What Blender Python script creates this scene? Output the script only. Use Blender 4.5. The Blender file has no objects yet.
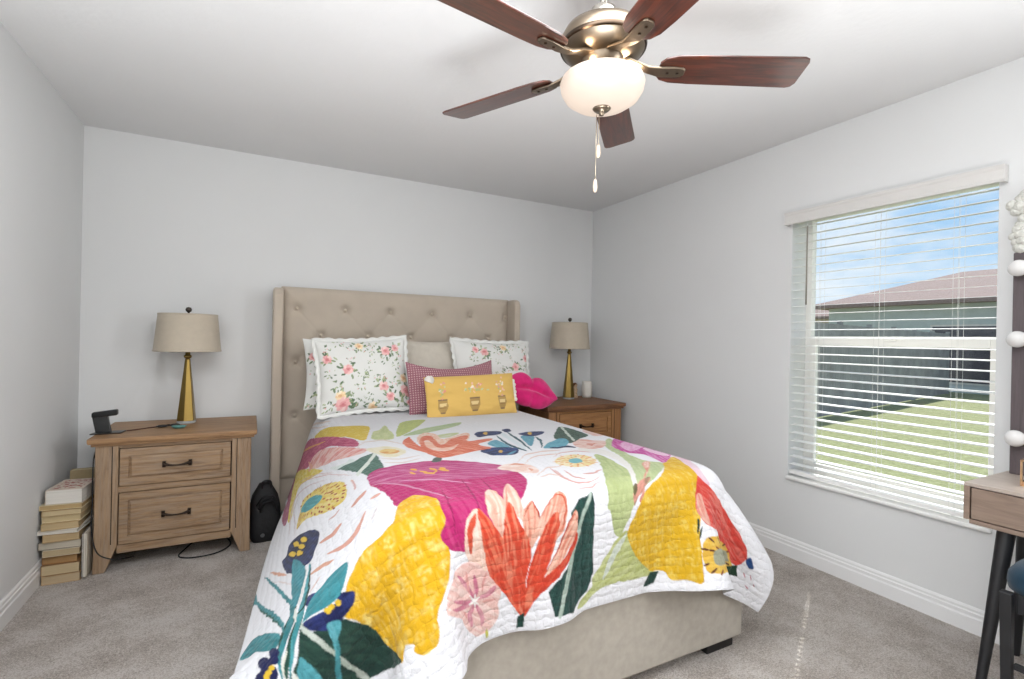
import bpy, bmesh, math, random
import numpy as np
from mathutils import Vector, Matrix, Euler
PI = math.pi
rnd = random.Random(7)
SC = bpy.context.scene
COL = SC.collection

# ------------------------------------------------------------------ camera
W, H, YR = 3.94, 2.60, -5.37          # room: x 0..W, y YR..0, z 0..H
cam = bpy.data.cameras.new('camera'); camo = bpy.data.objects.new('camera', cam); COL.objects.link(camo)
cam.sensor_width = 36; cam.lens = 495.3 / 1024 * 36; cam.clip_start = .02; cam.clip_end = 400
def cam_matrix(yaw, pitch, roll, loc):
    f = Vector((math.sin(yaw) * math.cos(pitch), math.cos(yaw) * math.cos(pitch), -math.sin(pitch)))
    r = Vector((math.cos(yaw), -math.sin(yaw), 0)); u = r.cross(f)
    r2 = r * math.cos(roll) + u * math.sin(roll); u2 = -r * math.sin(roll) + u * math.cos(roll)
    m = Matrix((( r2.x, u2.x, -f.x), (r2.y, u2.y, -f.y), (r2.z, u2.z, -f.z))).to_4x4()
    m.translation = loc
    return m
camo.matrix_world = cam_matrix(.4819, -.0001, .0204, (.9613, -4.0056, 1.3119))
SC.camera = camo

# ------------------------------------------------------------------ light
SC.view_settings.view_transform = 'Standard'; SC.view_settings.look = 'None'
SC.view_settings.exposure = 0.46; SC.view_settings.gamma = 1.0; SC.view_settings.use_curve_mapping = False
world = bpy.data.worlds.new('world'); SC.world = world; world.use_nodes = True
def build_sky():
    nt = world.node_tree; N = nt.nodes; L = nt.links; N.clear()
    out = N.new('ShaderNodeOutputWorld'); bg = N.new('ShaderNodeBackground')
    tc = N.new('ShaderNodeTexCoord'); sep = N.new('ShaderNodeSeparateXYZ'); L.new(tc.outputs['Generated'], sep.inputs[0])
    ramp = N.new('ShaderNodeValToRGB'); L.new(sep.outputs['Z'], ramp.inputs[0])
    e = ramp.color_ramp.elements
    e[0].position = 0.0; e[0].color = (.62, .78, .93, 1); e[1].position = .55; e[1].color = (.16, .38, .80, 1)
    m = e.new(.28); m.color = (.30, .56, .90, 1)
    mp = N.new('ShaderNodeMapping'); mp.inputs['Scale'].default_value = (2.2, 2.2, 7.5); L.new(tc.outputs['Generated'], mp.inputs[0])
    nz = N.new('ShaderNodeTexNoise'); nz.inputs['Scale'].default_value = 1.7; nz.inputs['Detail'].default_value = 7; nz.inputs['Roughness'].default_value = .6
    L.new(mp.outputs[0], nz.inputs[0])
    cr = N.new('ShaderNodeValToRGB'); cr.color_ramp.elements[0].position = .42; cr.color_ramp.elements[1].position = .66
    L.new(nz.outputs[0], cr.inputs[0])
    mx = N.new('ShaderNodeMix'); mx.data_type = 'RGBA'; L.new(cr.outputs[0], mx.inputs[0]); L.new(ramp.outputs[0], mx.inputs[6])
    mx.inputs[7].default_value = (.90, .93, .98, 1)
    L.new(mx.outputs[2], bg.inputs[0]); bg.inputs[1].default_value = 0.80
    L.new(bg.outputs[0], out.inputs[0])
build_sky()
def light(name, typ, loc, direction=None, energy=10, color=(1, 1, 1), **kw):
    d = bpy.data.lights.new(name, typ); d.energy = energy; d.color = color
    for k, v in kw.items(): setattr(d, k, v)
    o = bpy.data.objects.new(name, d); COL.objects.link(o); o.location = loc
    if direction: o.rotation_euler = Vector(direction).to_track_quat('-Z', 'Y').to_euler()
    return o
EL = math.radians(53)
light('sun', 'SUN', (9, 2, 9), (-.883 * math.cos(EL), -.47 * math.cos(EL), -math.sin(EL)), 4.6, (1, .97, .92), angle=math.radians(.3))
light('added_key_rear', 'AREA', (W - .04, -4.35, 1.45), (-1, .12, -.02), 32, (.97, .985, 1), shape='RECTANGLE', size=.7, size_y=1.2)  # added key lamp, out of view against solid wall; no window there
light('upward_fill', 'AREA', (.85, -4.30, .35), (-.06, .08, 1), 80, (.95, .975, 1), shape='RECTANGLE', size=1.9, size_y=1.2, spread=math.radians(132))  # added unseen lamp aimed up, brightens the ceiling in place of bounced light
light('fill_light', 'AREA', (1.5, -5.2, 2.0), (-.05, 1, .10), 9, (.97, .985, 1), shape='RECTANGLE', size=2.6, size_y=.9)  # added unseen lamp behind the camera, lifts back and left walls
light('overhead_fill', 'AREA', (1.35, -3.18, 2.575), (0, .0, -1), 32, (.955, .975, 1), shape='RECTANGLE', size=1.9, size_y=.6)  # added unseen panel, lights floor and bed top; no ceiling fixture there

# ------------------------------------------------------------------ helpers
def lin(c):
    if isinstance(c, str): c = tuple(int(c[i:i + 2], 16) / 255 for i in (0, 2, 4))
    return tuple((x / 12.92 if x <= .04045 else ((x + .055) / 1.055) ** 2.4) for x in c)
def tag(o, label=None, cat=None, group=None, kind=None):
    if label: o['label'] = label
    if cat: o['category'] = cat
    if group: o['group'] = group
    if kind: o['kind'] = kind
    return o
def empty(name, loc, rz=0, label=None, cat=None, group=None, tilt=None):
    o = bpy.data.objects.new(name, None); COL.objects.link(o); o.location = loc
    o.rotation_euler = tilt if tilt else (0, 0, rz); o.empty_display_size = .05
    return tag(o, label, cat, group)
def obj(name, bm, mat, parent=None, bevel=0, smooth=False, seg=2, sub=0, autosmooth=None):
    me = bpy.data.meshes.new(name)
    bmesh.ops.recalc_face_normals(bm, faces=bm.faces)
    if smooth:
        for f in bm.faces: f.smooth = True
    if autosmooth:
        for f in bm.faces: f.smooth = True
        for e in bm.edges:
            if len(e.link_faces) == 2 and e.calc_face_angle(0) > math.radians(autosmooth): e.smooth = False
    bm.to_mesh(me); bm.free()
    for m in (mat if isinstance(mat, (list, tuple)) else [mat]): me.materials.append(m)
    o = bpy.data.objects.new(name, me); COL.objects.link(o)
    if parent: o.parent = parent
    if bevel:
        b = o.modifiers.new('bevel', 'BEVEL'); b.width = bevel; b.segments = seg; b.limit_method = 'ANGLE'; b.angle_limit = math.radians(40)
        b.harden_normals = False
    if sub:
        s = o.modifiers.new('sub', 'SUBSURF'); s.levels = sub; s.render_levels = sub
        for f in me.polygons: f.use_smooth = True
    return o
def copy_tree(o, parent=None):
    c = o.copy(); COL.objects.link(c); c.parent = parent
    for ch in list(o.children): copy_tree(ch, c)
    return c
def B(): return bmesh.new()
def box(bm, x0, x1, y0, y1, z0, z1, rot=None, mi=0):
    c = Vector(((x0 + x1) / 2, (y0 + y1) / 2, (z0 + z1) / 2))
    m = Matrix.Translation(c) @ (rot.to_matrix().to_4x4() if rot else Matrix.Identity(4)) @ Matrix.Diagonal((abs(x1 - x0), abs(y1 - y0), abs(z1 - z0), 1))
    r = bmesh.ops.create_cube(bm, size=1, matrix=m)
    if mi:
        for f in {f for v in r['verts'] for f in v.link_faces}: f.material_index = mi
    return r['verts']
def hexa(bm, p):   # 8 points: bottom 4 ccw, top 4 ccw
    v = [bm.verts.new(q) for q in p]
    for f in ((3, 2, 1, 0), (4, 5, 6, 7), (0, 1, 5, 4), (1, 2, 6, 5), (2, 3, 7, 6), (3, 0, 4, 7)): bm.faces.new([v[i] for i in f])
    return v
def lathe(bm, prof, n=32, c=(0, 0, 0), rot=None, phase=0):
    rings = []
    M = (rot.to_matrix() if rot else Matrix.Identity(3)); c = Vector(c)
    for r, z in prof:
        if r < 1e-6: rings.append([bm.verts.new(c + M @ Vector((0, 0, z)))])
        else: rings.append([bm.verts.new(c + M @ Vector((r * math.cos(phase + 2 * PI * i / n), r * math.sin(phase + 2 * PI * i / n), z))) for i in range(n)])
    for a, b in zip(rings, rings[1:]):
        if len(a) == 1 and len(b) == 1: continue
        for i in range(n):
            j = (i + 1) % n
            if len(a) == 1: bm.faces.new((a[0], b[j], b[i]))
            elif len(b) == 1: bm.faces.new((a[i], a[j], b[0]))
            else: bm.faces.new((a[i], a[j], b[j], b[i]))
    if len(rings[0]) > 1: bm.faces.new(list(reversed(rings[0])))
    if len(rings[-1]) > 1: bm.faces.new(rings[-1])
def catmull(pts, k=6, closed=False):
    P = [Vector(p) for p in pts]; n = len(P); out = []
    rng = range(n) if closed else range(n - 1)
    for i in rng:
        g = (lambda j: P[j % n]) if closed else (lambda j: P[min(max(j, 0), n - 1)])
        a, b, c, d = g(i - 1), g(i), g(i + 1), g(i + 2)
        for s in range(k):
            t = s / k
            out.append(.5 * ((2 * b) + (c - a) * t + (2 * a - 5 * b + 4 * c - d) * t * t + (3 * b - a - 3 * c + d) * t ** 3))
    if not closed: out.append(P[-1])
    return out
def tube(bm, pts, r, n=8, smooth=0, closed=False):
    P = catmull(pts, smooth, closed) if smooth else [Vector(p) for p in pts]
    N = len(P); R = r if callable(r) else (lambda t: r)
    rings = []; up = None
    for i, p in enumerate(P):
        if closed: t = (P[(i + 1) % N] - P[i - 1]).normalized()
        else: t = (P[min(i + 1, N - 1)] - P[max(i - 1, 0)]).normalized()
        if up is None: up = t.orthogonal().normalized()
        up = (up - t * up.dot(t)).normalized(); sd = t.cross(up)
        rr = R(i / max(N - 1, 1))
        rings.append([bm.verts.new(p + (up * math.cos(2 * PI * k / n) + sd * math.sin(2 * PI * k / n)) * rr) for k in range(n)])
    pairs = list(zip(rings, rings[1:])) + ([(rings[-1], rings[0])] if closed else [])
    for a, b in pairs:
        for k in range(n): bm.faces.new((a[k], a[(k + 1) % n], b[(k + 1) % n], b[k]))
    if not closed: bm.faces.new(list(reversed(rings[0]))); bm.faces.new(rings[-1])
def prism(bm, poly, t, M=Matrix.Identity(4)):   # poly in xy, thickness t along z
    lo = [bm.verts.new(M @ Vector((x, y, 0))) for x, y in poly]; hi = [bm.verts.new(M @ Vector((x, y, t))) for x, y in poly]
    bm.faces.new(list(reversed(lo))); bm.faces.new(hi); n = len(poly)
    for i in range(n): bm.faces.new((lo[i], lo[(i + 1) % n], hi[(i + 1) % n], hi[i]))

# ------------------------------------------------------------------ materials
class NT:
    def __init__(s, name):
        s.m = bpy.data.materials.new(name); s.m.use_nodes = True; s.t = s.m.node_tree; s.N = s.t.nodes; s.L = s.t.links
        s.b = s.N['Principled BSDF']
    def n(s, t, **kw):
        x = s.N.new(t)
        for k, v in kw.items():
            if hasattr(x, k) and not k[0].isupper(): setattr(x, k, v)
            else: x.inputs[k.replace('_', ' ')].default_value = v
        return x
    def coord(s, scale=(1, 1, 1), kind='Object', rot=(0, 0, 0)):
        tc = s.n('ShaderNodeTexCoord'); mp = s.n('ShaderNodeMapping'); mp.inputs['Scale'].default_value = scale; mp.inputs['Rotation'].default_value = rot
        s.L.new(tc.outputs[kind], mp.inputs[0]); return mp.outputs[0]
    def noise(s, vec, scale=5, detail=4, rough=.5, dist=0):
        x = s.n('ShaderNodeTexNoise', Scale=scale, Detail=detail, Roughness=rough, Distortion=dist); s.L.new(vec, x.inputs['Vector']); return x.outputs[0]
    def ramp(s, fac, stops):
        x = s.n('ShaderNodeValToRGB'); e = x.color_ramp.elements
        while len(e) < len(stops): e.new(.5)
        for i, (p, c) in enumerate(stops): e[i].position = p; e[i].color = (*c, 1) if len(c) == 3 else c
        s.L.new(fac, x.inputs[0]); return x.outputs[0]
    def bump(s, h, strength=.3, dist=.01, normal=None):
        x = s.n('ShaderNodeBump', Strength=strength, Distance=dist); s.L.new(h, x.inputs['Height'])
        if normal: s.L.new(normal, x.inputs['Normal'])
        s.L.new(x.outputs[0], s.b.inputs['Normal']); return x.outputs[0]
    def col(s, out): s.L.new(out, s.b.inputs['Base Color'])
    def set(s, **kw):
        for k, v in kw.items(): s.b.inputs[k.replace('_', ' ')].default_value = v
        return s
def plain(name, c, rough=.5, metal=0, bump=None, var=.06, vs=8, **kw):
    c = lin(c); t = NT(name); v = t.coord()
    a = tuple(x * (1 - var) for x in c); b = tuple(min(1, x * (1 + var)) for x in c)
    t.col(t.ramp(t.noise(v, vs, 3), [(.35, a), (.65, b)])); t.set(Roughness=rough, Metallic=metal)
    if bump: t.bump(t.noise(v, bump[0], 3), bump[1], bump[2])
    for k, x in kw.items(): t.b.inputs[k.replace('_', ' ')].default_value = x
    return t.m
def fabric(name, c, scale=700, rough=.95, var=.08, strength=.35, vs=30):
    t = NT(name); v = t.coord(); c = lin(c)
    n1 = t.noise(v, vs, 5); 
    w1 = t.n('ShaderNodeTexWave', Scale=scale / 6.28, Distortion=1.5); w1.bands_direction = 'X'; t.L.new(v, w1.inputs[0])
    w2 = t.n('ShaderNodeTexWave', Scale=scale / 6.28, Distortion=1.5); w2.bands_direction = 'Z'; t.L.new(v, w2.inputs[0])
    ad = t.n('ShaderNodeMath', operation='ADD'); t.L.new(w1.outputs[1], ad.inputs[0]); t.L.new(w2.outputs[1], ad.inputs[1])
    t.col(t.ramp(n1, [(.3, tuple(x * (1 - var) for x in c)), (.7, tuple(min(1, x * (1 + var)) for x in c))]))
    t.bump(ad.outputs[0], strength, .0006); t.set(Roughness=rough, Sheen_Weight=.15, Specular_IOR_Level=.2); return t.m
def wood(name, dark, light_, axis='X', rough=.55, scale=1.0, strength=.25, whitewash=None):
    t = NT(name); dark, light_ = lin(dark), lin(light_)
    sc = {'X': (1.2, 14, 14), 'Y': (14, 1.2, 14), 'Z': (14, 14, 1.2)}[axis]
    v = t.coord(tuple(q * scale for q in sc))
    n = t.noise(v, 2.2, 8, .62, 1.2); n2 = t.noise(v, 9, 6, .7, .4)
    mx = t.n('ShaderNodeMath', operation='MULTIPLY_ADD'); mx.inputs[1].default_value = .45; t.L.new(n2, mx.inputs[0]); t.L.new(n, mx.inputs[2])
    stops = [(.42, dark), (.60, tuple((a + b) / 2 for a, b in zip(dark, light_))), (.82, light_)]
    c = t.ramp(mx.outputs[0], stops)
    if whitewash:
        f = t.ramp(t.noise(v, 5, 7, .7), [(.42, (0, 0, 0)), (.72, (.75, .75, .75))])
        m = t.n('ShaderNodeMix', data_type='RGBA'); t.L.new(f, m.inputs[0]); t.L.new(c, m.inputs[6]); m.inputs[7].default_value = (*lin(whitewash), 1); c = m.outputs[2]
    t.col(c); t.set(Roughness=rough); t.bump(mx.outputs[0], strength, .002); return t.m
def vcol(name, rough=.9, fine=None, bumpk=None, uv=True):
    t = NT(name); a = t.n('ShaderNodeVertexColor'); a.layer_name = 'paint'; t.col(a.outputs[0]); t.set(Roughness=rough, Specular_IOR_Level=.2, Sheen_Weight=.1)
    return t

M = {}
def wall_mat(name, c, sc=160, st=.12):
    t = NT(name); v = t.coord(); t.col(t.ramp(t.noise(v, 3, 2), [(.3, tuple(x * .985 for x in lin(c))), (.7, lin(c))]))
    t.bump(t.noise(v, sc, 3), st, .002); t.set(Roughness=.85, Specular_IOR_Level=.25); return t.m
M['wall'] = wall_mat('wall_paint', 'dcdddd')
M['ceil'] = wall_mat('ceiling_texture', 'dadada', 38, .45)
M['trim'] = plain('trim_white', 'e6e6e6', .4, var=.01)
M['rear_absorber'] = plain('rear_wall_absorber', '8f8a85', .8, var=.02)  # unseen rear wall, colour darkened to throw less light on the bed front
def carpet():
    t = NT('carpet'); v = t.coord()
    a = t.noise(v, 150, 3, .75); b = t.noise(v, 5, 4, .6); c = t.noise(v, 48, 4, .65)
    m1 = t.n('ShaderNodeMath', operation='MULTIPLY_ADD'); m1.inputs[1].default_value = .5; t.L.new(b, m1.inputs[0]); t.L.new(a, m1.inputs[2])
    m2 = t.n('ShaderNodeMath', operation='MULTIPLY_ADD'); m2.inputs[1].default_value = .35; t.L.new(c, m2.inputs[0]); t.L.new(m1.outputs[0], m2.inputs[2])
    t.col(t.ramp(m2.outputs[0], [(.66, lin('7f7266')), (.90, lin('c1b4a8')), (1.05 - .05, lin('ded6cf'))]))
    ad = t.n('ShaderNodeMath', operation='ADD'); t.L.new(a, ad.inputs[0]); t.L.new(c, ad.inputs[1])
    t.bump(ad.outputs[0], 1.0, .02); t.set(Roughness=1, Sheen_Weight=.3, Specular_IOR_Level=.1); return t.m
M['carpet'] = carpet()
M['uph'] = fabric('upholstery_linen', 'b3a799', 900)
M['black'] = plain('black_paint', '161616', .45)
M['board'] = fabric('footboard_linen', 'a8a196', 900)

# ------------------------------------------------------------------ room shell
def struct(name, bm, m, **kw):
    o = obj(name, bm, m, **kw); o['kind'] = 'structure'; return o
WY0, WY1, WZ0, WZ1 = -3.035, -2.065, .50, 2.135       # window opening
bm = B(); box(bm, -.2, W + .2, YR - .2, .2, -.12, 0); struct('floor', bm, M['carpet'])
bm = B(); box(bm, -.2, W + .2, YR - .2, .2, H, H + .12); struct('ceiling', bm, M['ceil'])
bm = B(); box(bm, -.2, 0, YR, .2, 0, H); struct('wall_left', bm, M['wall'])
bm = B(); box(bm, 0, W, 0, .2, 0, H); struct('wall_back', bm, M['wall'])
bm = B(); box(bm, -.2, W + .2, YR - .2, YR, 0, H); struct('wall_rear', bm, M['rear_absorber'])
bm = B()
box(bm, W, W + .2, YR, WY0, 0, H); box(bm, W, W + .2, WY1, .2, 0, H);
box(bm, W, W + .2, WY0, WY1, 0, WZ0 - .02); box(bm, W, W + .2, WY0, WY1, WZ1, H)
struct('wall_right', bm, M['wall'])
def baseboard(name, a, b, nrm):
    prof = [(0, 0), (.016, 0), (.016, .068), (.012, .076), (.012, .092), (.008, .097), (.008, .108), (.003, .118), (0, .118)]
    bm = B(); a, b, nrm = Vector(a), Vector(b), Vector(nrm)
    r = [[bm.verts.new(p + nrm * d + Vector((0, 0, z))) for d, z in prof] for p in (a, b)]
    n = len(prof)
    for i in range(n): bm.faces.new((r[0][i], r[0][(i + 1) % n], r[1][(i + 1) % n], r[1][i]))
    bm.faces.new(r[0]); bm.faces.new(r[1]); struct(name, bm, M['trim'])
baseboard('baseboard_left', (0, YR, 0), (0, 0, 0), (1, 0, 0))
baseboard('baseboard_back', (0, 0, 0), (W, 0, 0), (0, -1, 0))
baseboard('baseboard_right', (W, YR, 0), (W, 0, 0), (-1, 0, 0))
#@@WIN_BEGIN
# ------------------------------------------------------------------ window, blind and what lies outside
def glass_mat():
    m = bpy.data.materials.new('window_glass'); m.use_nodes = True; t = m.node_tree; t.nodes.clear()
    o = t.nodes.new('ShaderNodeOutputMaterial'); mx = t.nodes.new('ShaderNodeMixShader'); tr = t.nodes.new('ShaderNodeBsdfTransparent'); g = t.nodes.new('ShaderNodeBsdfGlossy')
    lw = t.nodes.new('ShaderNodeLayerWeight'); lw.inputs[0].default_value = .5; pw = t.nodes.new('ShaderNodeMath'); pw.operation = 'POWER'; pw.inputs[1].default_value = 4.0; t.links.new(lw.outputs['Facing'], pw.inputs[0]); fr = t.nodes.new('ShaderNodeMath'); fr.operation = 'MULTIPLY_ADD'; fr.inputs[1].default_value = .5; fr.inputs[2].default_value = .02; t.links.new(pw.outputs[0], fr.inputs[0]); g.inputs['Roughness'].default_value = .02; tr.inputs[0].default_value = (.97, .985, .98, 1)
    t.links.new(fr.outputs[0], mx.inputs[0]); t.links.new(tr.outputs[0], mx.inputs[1]); t.links.new(g.outputs[0], mx.inputs[2]); t.links.new(mx.outputs[0], o.inputs[0])
    return m
M['glass'] = glass_mat(); M['vinyl'] = plain('window_vinyl', 'f0eeea', .35, var=.01); M['slat'] = plain('blind_slat_white', 'ececea', .45, var=.01)
M['sill'] = plain('sill_white', 'ededeb', .3, var=.02); M['valance'] = plain('valance_white', 'd2d0cd', .45, var=.01); M['cord'] = plain('cord_white', 'dcdcd8', .8, var=.02)
M['wand'] = plain('wand_grey', '8f8a80', .4)
XF = W + .155
bm = B()
box(bm, XF, XF + .045, WY0, WY0 + .035, WZ0, WZ1); box(bm, XF, XF + .045, WY1 - .035, WY1, WZ0, WZ1)
box(bm, XF, XF + .045, WY0 + .035, WY1 - .035, WZ0, WZ0 + .035); box(bm, XF, XF + .045, WY0 + .035, WY1 - .035, WZ1 - .035, WZ1)
win = struct('window_1', bm, M['vinyl'], bevel=.003)
def wpart(name, fn, m, bevel=.003):
    bm = B(); fn(bm); o = obj(name, bm, m, win, bevel=bevel); return o
wpart('upper_pane', lambda b: box(b, XF + .030, XF + .034, WY0 + .03, WY1 - .03, 1.33, WZ1 - .03), M['glass'], 0)
def sash(b):
    y0, y1, z0, z1 = WY0 + .036, WY1 - .036, WZ0 + .036, 1.37
    box(b, XF - .004, XF + .024, y0, y0 + .034, z0, z1); box(b, XF - .004, XF + .024, y1 - .034, y1, z0, z1)
    box(b, XF - .004, XF + .024, y0 + .034, y1 - .034, z0, z0 + .04); box(b, XF - .004, XF + .026, y0 + .034, y1 - .034, z1 - .055, z1)
wpart('lower_sash', sash, M['vinyl'])
wpart('lower_pane', lambda b: box(b, XF + .008, XF + .012, WY0 + .068, WY1 - .068, WZ0 + .074, 1.318), M['glass'], 0)
wpart('sash_latch', lambda b: (box(b, XF - .016, XF - .004, -2.58, -2.52, 1.345, 1.362), box(b, XF - .022, XF - .010, -2.565, -2.555, 1.35, 1.368)), M['vinyl'])
bm = B(); box(bm, W - .022, W + .155, WY0 - .0, WY1 + .0, WZ0 - .02, WZ0); o = struct('trim_1', bm, M['sill'], bevel=.006)
# blind
NS = 31; ZT, ZB = 2.045, .572; LY = (-2.225, -2.545, -2.885); XS = W + .032
blind = empty('window_blind', (XS, (WY0 + WY1) / 2, ZT), 0, 'white horizontal slat blind hanging open in the bedroom window', 'blind')
bo = Vector(blind.location)
def bpart(name, fn, m, bevel=0, smooth=False, autosmooth=None):
    bm = B(); fn(bm); bmesh.ops.translate(bm, verts=bm.verts, vec=-bo); return obj(name, bm, m, blind, bevel=bevel, smooth=smooth, autosmooth=autosmooth)
def slat(bm):
    x0, x1, y0, y1, t = XS - .025, XS + .025, WY0 + .006, WY1 - .006, .0024
    hy0, hy1 = LY[0] - .009, LY[0] + .009; hx0, hx1 = XS - .011, XS + .011      # the slot the lift cord runs through
    xs = [x0, hx0, hx1, x1]; ys = [y0, hy0, hy1, y1]
    g = [[[bm.verts.new((x, y, z)) for y in ys] for x in xs] for z in (0, t)]
    for i in range(3):
        for j in range(3):
            if i == 1 and j == 1: continue
            for k in (0, 1): bm.faces.new((g[k][i][j], g[k][i + 1][j], g[k][i + 1][j + 1], g[k][i][j + 1]))
    for i in range(3):
        bm.faces.new((g[0][i][0], g[0][i + 1][0], g[1][i + 1][0], g[1][i][0])); bm.faces.new((g[0][i][3], g[0][i + 1][3], g[1][i + 1][3], g[1][i][3]))
        bm.faces.new((g[0][0][i], g[0][0][i + 1], g[1][0][i + 1], g[1][0][i])); bm.faces.new((g[0][3][i], g[0][3][i + 1], g[1][3][i + 1], g[1][3][i]))
    for a, b in (((1, 1), (2, 1)), ((2, 1), (2, 2)), ((2, 2), (1, 2)), ((1, 2), (1, 1))):
        bm.faces.new((g[0][a[0]][a[1]], g[0][b[0]][b[1]], g[1][b[0]][b[1]], g[1][a[0]][a[1]]))
def slat0(bm):
    slat(bm); bmesh.ops.rotate(bm, verts=bm.verts, cent=(XS, 0, .0014), matrix=Matrix.Rotation(math.radians(-5), 3, 'Y')); bmesh.ops.translate(bm, verts=bm.verts, vec=(0, 0, ZT))
s0_ = bpart('slat', slat0, M['slat'])
for i in range(1, NS):
    c = s0_.copy(); COL.objects.link(c); c.parent = blind; c.location = (0, 0, -(ZT - ZB) * i / (NS - 1))
bpart('bottom_rail', lambda b: box(b, XS - .026, XS + .026, WY0 + .006, WY1 - .006, .512, .536), M['slat'], .004)
bpart('head_rail', lambda b: box(b, XS - .027, XS + .027, WY0 + .004, WY1 - .004, 2.075, 2.115), M['slat'], .002)
def val(b):
    prof = [(0, 0), (-.008, 0), (-.010, .010), (-.007, .016), (-.007, .054), (-.011, .064), (-.011, .076), (0, .076)]
    y0, y1, z = -3.066, -2.040, 2.060
    for (ya, yb) in ((y0, y1),):
        r = [[b.verts.new((W - .034 + x, y, z + q)) for x, q in prof] for y in (ya, yb)]; n = len(prof)
        for i in range(n): b.faces.new((r[0][i], r[0][(i + 1) % n], r[1][(i + 1) % n], r[1][i]))
        b.faces.new(r[0]); b.faces.new(r[1])
    box(b, W - .034, W - .002, y0, y0 + .010, z, z + .076); box(b, W - .034, W - .002, y1 - .010, y1, z, z + .076)
bpart('valance', val, M['valance'])
for y in LY:
    for dy in (-.012, .012):
        bpart('ladder_cord', lambda b: (tube(b, [(XS - .0265, y + dy, .53), (XS - .0265, y + dy, 2.05)], .0007, 5), tube(b, [(XS + .0265, y + dy, .53), (XS + .0265, y + dy, 2.05)], .0007, 5)), M['cord'])
bpart('tilt_wand', lambda b: tube(b, [(XS - .038, -2.165, 1.56), (XS - .038, -2.165, 2.04)], .0045, 8), M['wand'], smooth=True)
for y in LY: bpart('cord_button', lambda b: lathe(b, [(0, 0), (.008, 0), (.008, .004), (0, .004)], 12, (XS - .012, y, .5085)), M['slat'])

# outside
GZ = -.30
M['grass'] = (lambda t: (t.col(t.ramp(t.noise(t.coord((1, 1, 1)), 14, 8, .75), [(.35, lin('7d8056')), (.55, lin('999c70')), (.72, lin('b2b48c'))])), t.bump(t.noise(t.coord(), 60, 4), .6, .05), t.set(Roughness=1), t.m)[-1])(NT('lawn_grass'))
M['stucco'] = plain('stucco_green_grey', 'bcc0bb', .9, var=.05, vs=3); M['stucco2'] = plain('stucco_cream', 'bfae98', .9)
M['shingle'] = (lambda t: (t.col(t.ramp(t.noise(t.coord((3, 3, 14)), 4, 5, .7), [(.35, lin('77625b')), (.65, lin('97817a'))])), t.set(Roughness=.9), t.m)[-1])(NT('roof_shingle'))
M['darkglass'] = plain('dark_window_glass', '4a464c', .15, var=.1); M['fencegrey'] = plain('fence_grey', '9a9795', .8, var=.15, vs=2); M['fascia'] = plain('fascia_white', 'd7cfc4', .6)
bm = B(); box(bm, W + .21, 90, -60, 70, GZ - .3, GZ); struct('lawn', bm, M['grass'])
bm = B(); box(bm, W + .2, W + .40, -5.4, .4, 2.36, 2.46); struct('trim_2', bm, M['fascia'])
def house(loc, dx, dy, hz, roof, label, wall, wins, oh=.5, inset=None):
    r = empty('house', loc, 0, label, 'house')
    bm = B(); box(bm, 0, dx, 0, dy, 0, hz); obj('wall', bm, wall, r)
    bm = B(); i = inset or min(dx, dy) / 2; rz = roof
    e = [(-oh, -oh), (dx + oh, -oh), (dx + oh, dy + oh), (-oh, dy + oh)]
    lo = [bm.verts.new((x, y, hz - .02)) for x, y in e]; mid = [bm.verts.new((x, y, hz + .14)) for x, y in e]
    if dx < dy: rg = [bm.verts.new((dx / 2, i, hz + rz)), bm.verts.new((dx / 2, dy - i, hz + rz))]; F = [(0, 1, rg[0]), (2, 3, rg[1])]; Q = [(1, 2, rg[1], rg[0]), (3, 0, rg[0], rg[1])]
    else: rg = [bm.verts.new((i, dy / 2, hz + rz)), bm.verts.new((dx - i, dy / 2, hz + rz))]; F = [(3, 0, rg[0]), (1, 2, rg[1])]; Q = [(0, 1, rg[1], rg[0]), (2, 3, rg[0], rg[1])]
    bm.faces.new(list(reversed(lo)))
    for k in range(4): bm.faces.new((lo[k], lo[(k + 1) % 4], mid[(k + 1) % 4], mid[k]))
    for a, b, c in F: bm.faces.new((mid[a], mid[b], c))
    for a, b, c, d in Q: bm.faces.new((mid[a], mid[b], c, d))
    obj('roof', bm, M['shingle'], r)
    for (y0, y1, z0, z1) in wins:
        bm = B(); box(bm, -.03, .02, y0, y1, z0, z1); f = obj('window', bm, M['fascia'], r)
        bm = B(); box(bm, -.04, -.03, y0 + .07, y1 - .07, z0 + .07, z1 - .07); obj('pane', bm, M['darkglass'], f)
    return r
house((24, -8, GZ), 10, 17.2, 3.3, 1.75, 'neighbouring house with brown hip roof and dark windows beyond the lawn, at the right', M['stucco'], [(10.2, 13.4, .3, 2.5), (14.0, 16.4, .9, 2.3), (6.3, 9.0, .9, 2.3)], inset=2.9)
house((36, 13.3, GZ), 9, 8, 3.5, 1.7, 'farther house with low brown roof seen at the left of the window', M['stucco2'], [(1, 2.6, .9, 2.1), (5, 6.6, .9, 2.1)])
def fence():
    a, b = Vector((9.6, 2.15, GZ)), Vector((22.9, 4.37, GZ)); r = empty('fence', a, math.atan2(b.y - a.y, b.x - a.x), 'grey board fence running away across the lawn outside the window', 'fence')
    L = (b - a).length; bm = B(); n = int(L / .15)
    for i in range(n): box(bm, i * .15, i * .15 + .142, 0, .02, .03, 2.12 + (i % 2) * .01)
    obj('boards', bm, M['fencegrey'], r)
    bm = B(); box(bm, 0, L, .02, .06, .3, .39); box(bm, 0, L, .02, .06, 1.7, 1.79); obj('rail', bm, M['fencegrey'], r)
    for i in range(8): bm = B(); x = i * L / 7; box(bm, x - .05, x + .05, .02, .12, 0, 2.2); obj('post', bm, M['fencegrey'], r)
fence()
#@@WIN_END

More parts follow.
